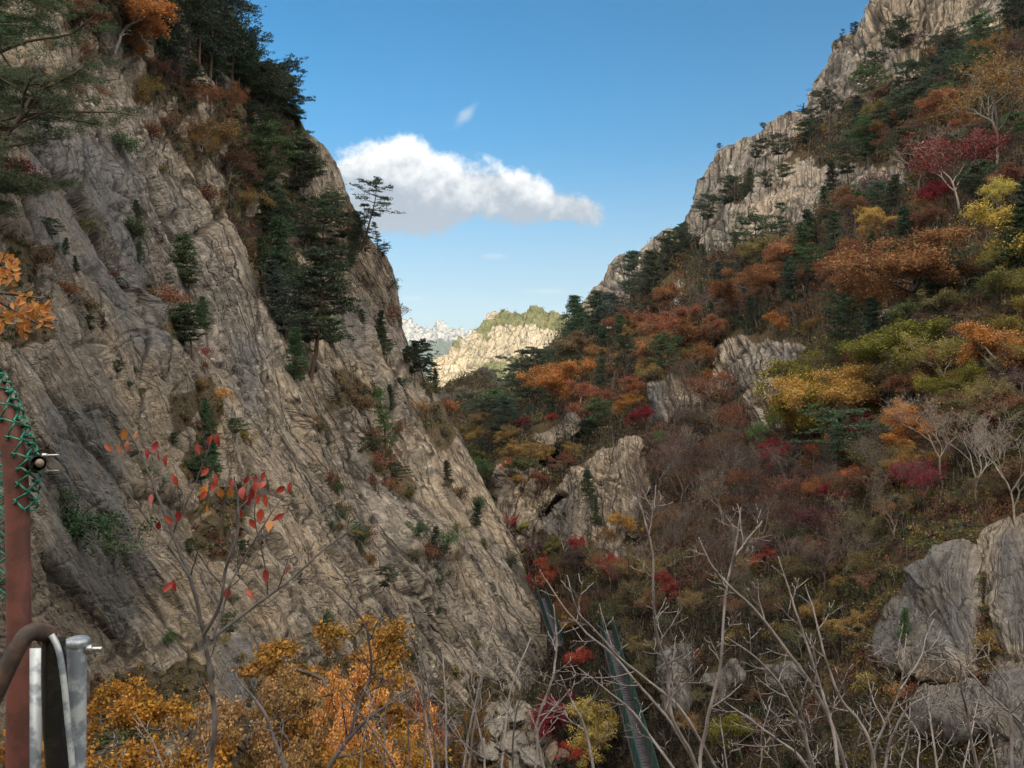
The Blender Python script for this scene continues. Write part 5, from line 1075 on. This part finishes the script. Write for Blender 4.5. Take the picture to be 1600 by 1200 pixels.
# dark-stemmed saplings between the orange maples
S = Plant(12)
S.stem([(655, 1070), (587, 1112), (547, 1150), (515, 1197), (500, 1260)], 6.5, 6.5, 1.2, 4.5, 4, 50, True, False); S.stem([(500, 905), (540, 940), (572, 972), (581, 1050), (560, 1103), (547, 1150)], 6.5, 6.5, 0.8, 2.8, 6, 50, False, False)
S.build('sapling', 'dark forked sapling rising in front of the orange maples', 'sapling', (0.05, 0.042, 0.045))
S = Plant(13); S.stem([(365, 1050), (381, 1072), (415, 1112), (431, 1162), (450, 1200), (460, 1260)], 5, 5, 1, 4, 4, 46, True, False); S.stem([(528, 1075), (572, 1125), (619, 1197), (640, 1260)], 4, 4, 1, 2.6, 3, 50, True, False)
S.build('sapling', 'thin crooked sapling crossing the orange maple at the bottom', 'sapling', (0.10, 0.085, 0.085))
TW = (0.172, 0.150, 0.143)
def shrub_group(seed, label, stems, d, extra=None, r=1.0, col=TW, tl=62, tw=6):
    S = Plant(seed)
    for k, st in enumerate(stems):
        pts, side = st if isinstance(st, tuple) else (st, False)
        S.stem(pts, d+S.rng.normal()*0.12, d, 0.8*r, (2.8 if not side else 1.4)*r, tw if not side else 3, tl, not side)
    for (x, y0, top, lean) in (extra or []):
        x2 = x+lean; S.stem([(x2+S.rng.normal()*10, top), (x+lean*0.55+S.rng.normal()*7, top+(y0-top)*0.35), (x+lean*0.2, top+(y0-top)*0.7), (x, y0)], d+S.rng.normal()*0.3, d, 0.9*r, 2.1*r, 5, tl*0.9, True)
    S.build('bare_shrub', label, 'bare shrub', col, 'bare budding shrubs in the foreground')
shrub_group(21, 'bare shrub with pale budded twigs reaching left over the walkway', [[(845, 893), (872, 935), (900, 970), (925, 995), (955, 1020), (985, 1055), (1010, 1085), (1050, 1130), (1090, 1200), (1110, 1250)], [(887, 902), (895, 935), (902, 958), (930, 985), (960, 1022), (1000, 1055), (1060, 1102), (1095, 1160), (1130, 1220)],
   [(905, 1045), (933, 1067), (993, 1115), (1018, 1155), (1052, 1197), (1080, 1250)], ([(877, 1058), (893, 1095), (911, 1125), (925, 1180), (930, 1230)])], 3.0)
shrub_group(22, 'tall bare shrub whose pale top stands before the middle of the slope', [[(990, 754), (1000, 785), (1012, 822), (1019, 862), (1022, 917), (1025, 960), (1031, 1002), (1047, 1036), (1049, 1087), (1056, 1130), (1083, 1172), (1092, 1215)], ([(1019, 785), (1018, 805), (1012, 822)], True), ([(1069, 942), (1052, 973), (1035, 996), (1031, 1010)], True), ([(1095, 1041), (1069, 1070), (1048, 1092)], True), ([(1075, 1019), (1055, 1030), (1044, 1038)], True)], 2.7, None, 1.1)
shrub_group(23, 'bare shrub with the highest forked tip right of the middle', [[(1157, 797), (1153, 850), (1140, 893), (1133, 930), (1130, 1000), (1127, 1050), (1110, 1110), (1095, 1180), (1095, 1240)], ([(1189, 817), (1165, 845), (1150, 868)], True), [(1093, 843), (1110, 880), (1135, 912), (1175, 945), (1225, 1010), (1265, 1065), (1300, 1130), (1325, 1210)]], 2.5, None, 1.15)
shrub_group(24, 'bare shrub of long parallel wands before the olive slope', [[(1217, 873), (1232, 915), (1243, 950), (1262, 1010), (1278, 1060), (1295, 1110), (1310, 1180), (1315, 1240)], [(1259, 917), (1272, 960), (1288, 1030), (1310, 1090), (1345, 1130), (1365, 1180), (1370, 1240)], [(1137, 997), (1180, 1025), (1220, 1070), (1250, 1130), (1275, 1210)], [(1134, 1098), (1183, 1130), (1218, 1158), (1246, 1175), (1274, 1220)]], 2.4, None, 1.1)
shrub_group(25, 'bare shrub in front of the big grey rock', [[(1416, 993), (1412, 1060), (1400, 1095), (1382, 1130), (1367, 1165), (1360, 1230)], ([(1459, 969), (1445, 997), (1438, 1032), (1417, 1060), (1407, 1078)], True), [(1470, 1078), (1414, 1105), (1386, 1165), (1379, 1230)], ([(1386, 1004), (1403, 1032), (1418, 1060)], True)], 2.8)
shrub_group(26, 'bare shrub at the bottom right corner of the bank', [[(1494, 1022), (1501, 1046), (1498, 1077), (1508, 1112), (1515, 1147), (1533, 1220)], [(1531, 1004), (1547, 1035), (1575, 1070), (1578, 1112), (1582, 1220)], [(1480, 1018), (1515, 1050), (1557, 1095), (1600, 1130), (1640, 1200)]], 2.6)
shrub_group(27, 'thicket of fine pale twigs over the stream bed', [[(865, 948), (867, 979), (868, 1018), (865, 1058), (848, 1100), (834, 1143), (854, 1220)]], 4.2, [(700, 1230, 1010, -20), (730, 1230, 1030, 30), (760, 1230, 1040, -25), (800, 1230, 1060, 20), (780, 1230, 1000, 45), (680, 1230, 1060, -30), (720, 1230, 980, 60), (830, 1230, 1080, 40)], 1.0, TW, 50)
shrub_group(28, 'fine grey twigs standing in front of the yellow maple leaves', [[(640, 990), (655, 1040), (668, 1100), (680, 1160), (690, 1230)]], 4.6, [(600, 1230, 1050, 10), (640, 1230, 1020, -20), (560, 1230, 1080, 20), (660, 1230, 1000, 20)], 0.85, (0.15, 0.13, 0.125), 44)
shrub_group(29, 'low tangle of bare twigs along the bottom edge left of the rock', [[(1240, 1080), (1255, 1130), (1262, 1180), (1270, 1240)]], 3.1, [(1180, 1240, 1090, 30), (1220, 1240, 1060, -30), (1330, 1240, 1070, 20), (1400, 1240, 1100, 30), (1300, 1240, 1110, -40), (1140, 1240, 1120, -20)], 0.85, TW, 50)
shrub_group(30, 'low tangle of bare twigs along the bottom right edge', [[(1450, 1080), (1455, 1130), (1462, 1180), (1470, 1240)]], 3.2, [(1500, 1240, 1090, 30), (1560, 1240, 1080, -30), (1590, 1240, 1050, 30), (1440, 1240, 1100, -30), (1520, 1240, 1120, 40)], 0.85, TW, 50)
shrub_group(31, 'few bare twigs beside the steel post at the bottom left', [[(215, 1120), (240, 1160), (255, 1200), (262, 1250)]], 4.0, [(200, 1240, 1140, -30), (300, 1240, 1130, 30)], 0.8, (0.17, 0.15, 0.14), 40)
# orange leaves hanging in from the left edge
S = Plant(14)
for pts in ([(95, 520), (50, 500), (0, 470), (-60, 450), (-160, 520)], [(30, 410), (0, 420), (-60, 440), (-160, 520)], [(80, 470), (40, 462), (-20, 455), (-160, 520)]):
    S.stem(pts, 4.6, 4.6, 0.8, 4, 5, 40, False, False)
S.stem([(-160, 520), (-180, 700), (-190, 1000), (-190, 1300)], 4.6, 4.6, 4, 12, 0, 0, True, False)
for k in range(190):
    t = S.rng.random(); u = S.rng.random()
    if u < .35: x, y = -10+38*t, 398+44*S.rng.random()
    elif u < .8: x, y = -20+100*t, 455+42*t+S.rng.normal()*13
    else: x, y = -20+70*t, 500+S.rng.normal()*10
    S.leaf(x, y, 4.6+S.rng.normal()*0.2, S.rng.uniform(9, 17), [(0.42, 0.17, 0.03), (0.38, 0.13, 0.025), (0.45, 0.22, 0.05)][int(S.rng.integers(3))], S.rng.uniform(-1.6, 1.6))
S.build('autumn_tree', 'orange-leaved branch hanging in from the left edge', 'tree', (0.07, 0.055, 0.045))
# ------------------------------------------------------------------ near orange and yellow maples at the bottom
PR['near'] = [leafy_proto('near_a', 61, 0.9, 30000, 0.0048, 0.62, flatten=0.7, wide=1.3, tr=0.012, first=0.30, jit=0.45, keepf=0.55), leafy_proto('near_b', 62, 0.8, 30000, 0.0048, 0.64, flatten=0.6, wide=1.2, first=0.28, jit=0.45, keepf=0.55, tr=0.012)]
KINDW['near'] = 'maple'; CATW['near'] = 'tree'
for (x, top, d, clr, lab, v, sx) in [(450, 1016, 13.5, 'golden orange', 'large orange maple at the bottom left', 0, 0.9), (500, 1105, 12, 'ochre', 'gold-brown maple between the two larger maples at the bottom', 1, 0.6), (622, 1058, 11.5, 'yellow', 'yellow maple at the bottom with bare twigs before it', 0, .5), (570, 1120, 11, 'golden orange', 'orange-brown maple below the yellow one at the bottom', 1, .6),
                              (345, 1110, 12, 'golden orange', 'smaller orange maple left of the large one at the bottom', 1, .8), (665, 1168, 14, 'crimson', 'dark crimson maple at the bottom among bare twigs', 1, .3), (640, 1040, 24, 'rust', 'rust maple at the foot of the slanting slabs', 1, .32), (745, 1125, 26, 'ochre', 'thin ochre tree beside the stream bed', 0, .25)]:
    gx_ = (x-800)/F*d; gz = ground_z(gx_, d)+0.3; pyb = 600-gz*F/d
    place('near', x, pyb, pyb-top, clr, 'L', lab, v, 'dark', d, sx)
# ------------------------------------------------------------------ steel posts, chain-link and handrail
def metal_mat(name, col, col2, rough=0.45, metallic=0.0, sc=30, lo=.45, hi=.6):
    m, g = new_mat(name); out = g.n('ShaderNodeOutputMaterial'); co = g.n('ShaderNodeTexCoord').outputs['Object']
    n = g.noise(co, sc, 6, 0.65); c = g.mix(g.ramp(n, lo, hi), col, col2)
    b = g.n('ShaderNodeBsdfPrincipled', Roughness=rough, Metallic=metallic); g.link(c, b.inputs['Base Color'])
    bp = g.n('ShaderNodeBump', Strength=0.25, Distance=0.002, Height=g.noise(co, sc*8, 4, 0.6)); g.link(bp.outputs[0], b.inputs['Normal']); g.link(b.outputs[0], out.inputs[0]); return m
M_RUST = metal_mat('red_brown_paint', (0.125, 0.042, 0.032), (0.075, 0.028, 0.022), 0.65, 0, 14); M_GREEN = metal_mat('green_vinyl', (0.010, 0.13, 0.088), (0.014, 0.17, 0.11), 0.4, 0, 40)
M_DARK = metal_mat('dark_pipe', (0.008, 0.009, 0.010), (0.016, 0.016, 0.016), 0.25, 0, 25); M_GALV = metal_mat('galvanised', (0.17, 0.20, 0.24), (0.40, 0.44, 0.47), 0.4, 0.25, 22, .42, .58); M_BOLT = metal_mat('bolt_steel', (0.4, 0.4, 0.4), (0.5, 0.5, 0.5), 0.3, 0.8)
M_DIRT = metal_mat('weathered_bar', (0.018, 0.012, 0.010), (0.055, 0.028, 0.018), 0.75, 0, 30)
def part(name, mb, mat, parent, smooth=True):
    return link(name, mb.mesh(name, mat, smooth=smooth), parent)
def rs(pts, n):
    pts = np.array(pts, float); t = np.linspace(0, 1, len(pts)); tt = np.linspace(0, 1, n); o = np.stack([np.interp(tt, t, pts[:, k]) for k in range(pts.shape[1])], 1)
    for _ in range(6): o[1:-1] = (o[:-2]+2*o[1:-1]+o[2:])/4
    return o
fence = link('chain_link_fence', None); fence.location = (0, 0, 0)
tag(fence, 'red-brown steel fence post wrapped in green chain-link at the left edge', 'fence')
px_post = [(-150, 500), (-90, 520), (-45, 552), (-12, 600), (12, 655), (23, 710), (27, 780), (29, 900), (30, 1000), (28, 1200), (28, 1500), (28, 2000)]
pp = rs(px_post, 60); m = MB(); P = W(pp[:, 0], pp[:, 1], 1.75); m.tube(P, 17.0*1.75/F, 20); part('post', m, M_RUST, fence)
edge_pts = rs([(-60, 520), (-20, 560), (5, 588), (22, 620), (36, 655), (50, 690), (60, 722), (58, 760), (52, 800)], 80)
m = MB()
def wire(pts2, d, r=1.6, sd_=5): m.tube(W(pts2[:, 0], pts2[:, 1], d), r*1.7/F, sd_)
nE = len(edge_pts); T = np.gradient(edge_pts, axis=0); T /= np.linalg.norm(T, axis=1, keepdims=True); Nn = np.stack([T[:, 1], -T[:, 0]], 1)   # outward to the right
ss = np.concatenate([[0], np.cumsum(np.linalg.norm(np.diff(edge_pts, axis=0), axis=1))])
for k in range(4):                      # interlocked zigzag wires wrapped round the post
    s_ = np.arange(0, ss[-1], 2.0); ph = s_/30.0+0.5*k
    tri = np.abs((ph % 1)*2-1)*2-1; tri = np.tanh(tri*2.2)/np.tanh(2.2)*8.5 if False else tri*9.0
    base = np.stack([np.interp(s_, ss, edge_pts[:, j]) for j in (0, 1)], 1); nn_ = np.stack([np.interp(s_, ss, Nn[:, j]) for j in (0, 1)], 1)
    off = -6-k*16.0+tri; p2 = base+nn_*off[:, None]; p2[:, 1] += k*3
    inn = np.clip((-off-4)/36, 0, 1); dd = 1.75-0.034*np.sin(np.pi*np.clip(inn, 0, 1))-0.004*np.cos(ph*2*math.pi)
    m.tube(W(p2[:, 0], p2[:, 1], dd), 1.7*1.7/F, 6)
for q in np.arange(6, ss[-1], 15.0):     # knuckled loops along the cut edge
    b_ = np.array([np.interp(q, ss, edge_pts[:, j]) for j in (0, 1)]); n_ = np.array([np.interp(q, ss, Nn[:, j]) for j in (0, 1)]); t_ = np.array([np.interp(q, ss, T[:, j]) for j in (0, 1)])
    a_ = np.linspace(-0.3, math.pi+0.5, 12); lp = b_+np.outer(np.sin(a_), n_)*9+np.outer(np.cos(a_), t_)*9-n_*4
    m.tube(W(lp[:, 0], lp[:, 1], 1.75+0.01*np.sin(a_*3+q)), 1.8*1.7/F, 6)
for k in range(4):                      # the sheet hanging below, behind the post
    s_ = np.arange(0, 260, 2.0); tri = np.abs(((s_/30+0.5*k) % 1)*2-1)*2-1
    m.tube(W(2-k*17+tri*9, 690+s_, 1.80+0*s_), 1.6*1.7/F, 5)
part('wire_mesh', m, M_GREEN, fence)
m = MB(); m.tube(np.stack([W(60, 724, 1.62), W(58, 724, 1.70), W(50, 726, 1.80), W(20, 740, 2.3)]), 20*0.5*1.7/F*1.05, 18); rail = part('rail', m, M_DARK, fence)
m = MB(); c0 = W(60.5, 724, 1.616); ring = [(0, 1.0), (0.004, .95), (0.006, 0.5), (0.0055, 0.02)]; 
m.tube(np.stack([c0+np.array([0, 0.004-0.0022*k, 0]) for k in range(4)]), np.array([7.0, 6.8, 5.5, 0.2])*1.62/F, 14); link('end_cap', m.mesh('end_cap', metal_mat('cap', (0.16, 0.11, 0.09), (0.12, 0.08, 0.07), .5)), rail)
for yb in (711.5, 736):
    m = MB(); m.tube(W(np.array([66, 72, 92.]), np.array([yb+1, yb, yb-.5]), 1.66), 1.6*1.66/F, 8, True); m.tube(W(np.array([67, 70, 74.]), np.array([yb, yb, yb]), 1.66), 3.6*1.66/F, 6, True); part('bolt', m, M_BOLT, fence)
hr = link('handrail', None); tag(hr, 'weathered galvanised handrail posts with a dark bent bar at the lower left corner', 'handrail')
m = MB(); p2 = np.array([(-60, 1190), (-20, 1110), (12, 1040), (36, 996), (50, 985), (66, 988), (80, 992)], float); p2 = rs(p2, 30); m.tube(W(p2[:, 0], p2[:, 1], np.linspace(1.45, 1.55, 30)), 14*1.5/F, 8, True); part('rail', m, M_DIRT, hr)
m = MB(); m.box(W(56, 1250, 1.62), (17*1.6/F, 0.006, 480*1.6/F)); part('bracket', m, M_GALV, hr, False)
m = MB(); p2 = rs([(84, 1000), (85, 1060), (88, 1130), (96, 1210), (104, 1500), (110, 1900)], 30); m.tube(W(p2[:, 0], p2[:, 1], 1.56), np.linspace(17, 23, 30)*1.55/F, 20, True); part('post', m, M_DARK, hr)
m = MB(); p2 = rs([(80, 992), (92, 1010), (100, 1060), (106, 1130), (116, 1210), (125, 1500)], 24); m.tube(W(p2[:, 0], p2[:, 1], 1.525), 4.8*1.5/F, 8, True); part('strap', m, M_GALV, hr)
m = MB(); p2 = rs([(119, 1000), (118, 1060), (117, 1130), (116, 1210), (116, 1900)], 24); m.tube(W(p2[:, 0], p2[:, 1], 1.62), np.linspace(15.5, 17, 24)*1.62/F, 20); post2 = part('post', m, M_GALV, hr)
m = MB(); cc = W(120.5, 1001, 1.62); m.tube(np.stack([cc+np.array([0, 0, z]) for z in (-0.010, -0.004, 0.002, 0.006, 0.0075)]), np.array([16.5, 18.5, 18.5, 14, 0.3])*1.62/F, 20); link('end_cap', m.mesh('end_cap', M_GALV, smooth=True), post2)
m = MB(); m.tube(W(np.array([134, 142, 160.]), np.array([1014, 1014, 1014.]), 1.62), 4*1.6/F, 8, True); m.tube(W(np.array([136, 140, 145.]), np.array([1014, 1014, 1014.]), 1.62), 8*1.6/F, 6, True); part('bolt', m, M_BOLT, hr)
# ------------------------------------------------------------------ the green-fenced walkway in the gorge
M_WGREEN = metal_mat('walkway_green', (0.008, 0.05, 0.042), (0.010, 0.036, 0.032), 0.5, 0, 2)
M_STEEL = metal_mat('walkway_steel', (0.06, 0.052, 0.062), (0.085, 0.072, 0.08), 0.6, 0.2, 2)
def walkway(label, pts, width=0.85, height=1.1, stepped=False):
    o = link('walkway', None); pts = np.array(pts, float); o.location = pts[0]; P = pts-pts[0]
    seg = np.concatenate([[0], np.cumsum(np.linalg.norm(np.diff(P, axis=0), axis=1))]); n = int(seg[-1]/1.5)+1
    at = lambda s_: np.array([np.interp(s_, seg, P[:, k]) for k in range(3)])
    def side(s_):
        t = at(min(s_+.3, seg[-1]))-at(max(s_-.3, 0)); t[2] = 0; t /= np.linalg.norm(t); return np.array([t[1], -t[0], 0])
    dk = MB(); rl = MB(); st = MB()
    for k in range(int(seg[-1]/0.34)):
        s_ = (k+.5)*0.34; c = at(s_); sv = side(s_); tv = np.array([-sv[1], sv[0], 0]); M = np.stack([sv, tv, [0, 0, 1]], 1); dk.box(c, (width, 0.30, 0.04), M)
    for sg in (-1, 1):
        wm = MB()
        for hgt, mb, r in ((height, rl, 0.035), (height*0.5, rl, 0.022), (-0.12, st, 0.08)):
            mb.tube(np.array([at(s_)+side(s_)*sg*width/2+[0, 0, hgt] for s_ in np.linspace(0, seg[-1], 40)]), r, 6)
        for dirn in (1, -1):
            s_ = 0.
            while s_ < seg[-1]-height:   # woven both ways
                a_ = at(s_ if dirn > 0 else s_+height)+side(s_)*sg*width/2+[0, 0, 0.02]; b_ = at(s_+height if dirn > 0 else s_)+side(s_)*sg*width/2+[0, 0, height]
                wm.tube(np.array([a_, (a_+b_)/2, b_]), 0.014, 3); s_ += 0.13
        part('wire_mesh', wm, M_WGREEN, o)
        for k in range(n):
            s_ = seg[-1]*k/(n-1); m = MB(); b_ = at(s_)+side(s_)*sg*width/2; m.tube(np.array([b_+[0, 0, -0.15], b_+[0, 0, .6], b_+[0, 0, height+.04]]), 0.035, 6, True); part('post', m, M_WGREEN, o)
    for k in range(0, n, 4):
        s_ = seg[-1]*k/(n-1); m = MB(); b_ = at(s_); m.tube(np.array([b_+[0, 0, -0.1], b_+[0, 0, -3], b_+[0, 0, -9]]), 0.12, 8); part('support', m, M_STEEL, o)
    part('deck', dk, M_STEEL, o, False); part('handrail', rl, M_WGREEN, o); part('beam', st, M_STEEL, o)
    tag(o, label, 'walkway', 'steel walkways fenced with green mesh'); return o
walkway('long steel walkway with green mesh sides running down the gorge', [W(948, 985, 61), W(964, 1050, 53), W(982, 1110, 47.5), W(1004, 1190, 41), W(1030, 1290, 35)])
walkway('far short piece of green-fenced walkway above the scarlet maples', [W(846, 935, 84), W(856, 962, 78), W(872, 1010, 69)])
# ------------------------------------------------------------------ boulders in the stream bed
def boulder_mesh(seed):
    import bmesh
    bm = bmesh.new(); bmesh.ops.create_icosphere(bm, subdivisions=4, radius=1.0); V = np.array([v.co[:] for v in bm.verts])
    V = V*(1+0.5*blocks(V*1.1+seed*7, seed, 0.9, 0.1, 0.05)[0]+0.14*fbm(V*2+seed, seed+5, 4))[:, None]*np.array([1.1, 0.9, 0.72])
    for v, c in zip(bm.verts, V): v.co = c
    me = bpy.data.meshes.new('boulder'); bm.to_mesh(me); bm.free(); me.materials.append(M_BOULD)
    at = me.attributes.new('veg', 'FLOAT', 'POINT'); at = me.attributes.new('joint', 'FLOAT', 'POINT'); return me
M_BOULD = rock_material('stream_granite', (0.24, 0.22, 0.195), (0.19, 0.18, 0.17), (0.09, 0.085, 0.08), (0.2, 0.18, 0.15), (0.2, 0.18, 0.15), 1.5, 0.4)
bms = [boulder_mesh(k) for k in (1, 2, 3)]
BL = [(790, 1110, 20), (812, 1128, 26), (840, 1118, 18), (775, 1140, 24), (805, 1160, 34), (845, 1155, 26), (765, 1178, 28), (800, 1195, 30), (838, 1190, 34), (868, 1180, 22), (822, 1098, 14), (858, 1135, 16), (740, 1195, 26), (785, 1170, 16)]
for k, (x, y, r) in enumerate(sorted(BL)):
    p, n_, v_ = locate(HR, x, y); o = link('boulder', bms[k % 3]); sc_ = r*p[1]/F*0.62; o.location = p+np.array([0, -sc_*.3, sc_*0.1]); o.scale = (sc_, sc_, sc_*trng.uniform(.7, 1)); o.rotation_euler = (trng.normal()*.3, trng.normal()*.3, trng.uniform(0, 6))
    tag(o, 'pale granite boulder in the stream bed, '+['leftmost', 'second from the left', 'third from the left', 'fourth from the left', 'fifth from the left', 'sixth from the left', 'seventh from the left', 'eighth from the left', 'ninth from the left', 'tenth from the left', 'eleventh from the left', 'twelfth from the left', 'thirteenth from the left', 'fourteenth from the left'][k], 'boulder', 'boulders in the stream bed')
# ------------------------------------------------------------------ air between here and the far ranges
def haze():
    m, g = new_mat('haze'); out = g.n('ShaderNodeOutputMaterial'); v = g.n('ShaderNodeVolumePrincipled', Density=0.00005)
    v.inputs['Color'].default_value = (0.72, 0.86, 1.0, 1); g.link(v.outputs[0], out.inputs['Volume'])
    mb = MB(); x0, x1, y0, y1, z0, z1 = -9500, 9500, -9500, 9500, -500, 900; mb.box(((x0+x1)/2, (y0+y1)/2, (z0+z1)/2), (x1-x0, y1-y0, z1-z0))
    V, Q = mb.arrays(); o = link('haze', mesh_np('haze', V, Q, m)); tag(o, 'thin bluish air filling the gorge and the distance', 'haze', kind='stuff')
haze()
#--FG1--
# ------------------------------------------------------------------ labels: every plant told from its neighbours
ORD = ['leftmost', 'second from the left', 'third from the left', 'fourth from the left', 'fifth from the left', 'sixth from the left', 'seventh from the left', 'eighth from the left', 'ninth from the left', 'tenth from the left', 'eleventh from the left', 'twelfth from the left',
       'thirteenth from the left', 'fourteenth from the left', 'fifteenth from the left', 'sixteenth from the left', 'seventeenth from the left', 'eighteenth from the left', 'nineteenth from the left', 'twentieth from the left']
def region_of(p):
    x, y = p['px'], p['py']
    if p['surf'] == 'L':
        if y < 215 and x > 230: return 'along the left skyline'
        if y < 300 and x <= 230: return 'at the top left of the cliff'
        if x > 535 and y < 430: return 'on the crag edge beside the cloud'
        if x > 370 and y < 600: return 'in the gully behind the near slab'
        if x > 560 and y < 720: return 'on the left spur near the notch'
        if y < 620: return 'on the pale near slab'
        if y < 850: return 'behind the red-leaved sapling' if x < 480 else 'on the slanting slabs'
        return 'low on the left cliff'
    if x < 1345 and x < ip(y, silR)+22 and y < 480: return 'on the right skyline'
    if y < 200: return 'high on the right ridge'
    if y < 350: return 'on the upper right slope' if x > 1300 else 'on the tan slabs of the right ridge'
    if y < 520 and x < 1110: return 'on the shoulder above the valley notch'
    if y < 520: return 'below the tan slabs' if x < 1340 else 'near the rust-orange oak'
    if x < 830 and y < 800: return 'in the valley notch'
    if x < 1120 and y < 660: return 'above the pale square outcrop'
    if x < 960 and y < 880: return 'around the cave'
    if y < 700: return 'around the yellow-green maple' if x < 1400 else 'below the grey boulder at right'
    if x < 1000: return 'beside the green walkway'
    if y < 850: return 'in the middle of the right slope' if x < 1290 else 'above the big grey rock'
    if y < 1010: return 'left of the big grey rock' if x < 1350 else 'on the big grey rock'
    return 'behind the bare twigs'
buckets = {}
for p in PLACED:
    if p['label']: continue
    p['reg'] = region_of(p); buckets.setdefault((p['clr'], p['kind'], p['reg']), []).append(p)
for (clr, kind, reg), L in buckets.items():
    L.sort(key=lambda p: p['px'])
    word = {'bare': 'bare %s-tinged tree' % clr, 'half': 'half-bare %s tree' % clr}.get(kind, '%s %s' % (clr, KINDW[kind]))
    for i, p in enumerate(L):
        p['label'] = '%s %s' % (word, reg) if len(L) == 1 else '%s %s, %s' % (word, reg, ORD[min(i, 19)])
GRP = {'pine tree': 'pines', 'tree': 'autumn trees', 'bare tree': 'bare trees', 'shrub': 'shrubs'}
for p in PLACED:
    tag(p['o'], p['label'], p['cat'], GRP[p['cat']]+(' on the left cliff' if p['surf'] == 'L' else ' on the right slope'))
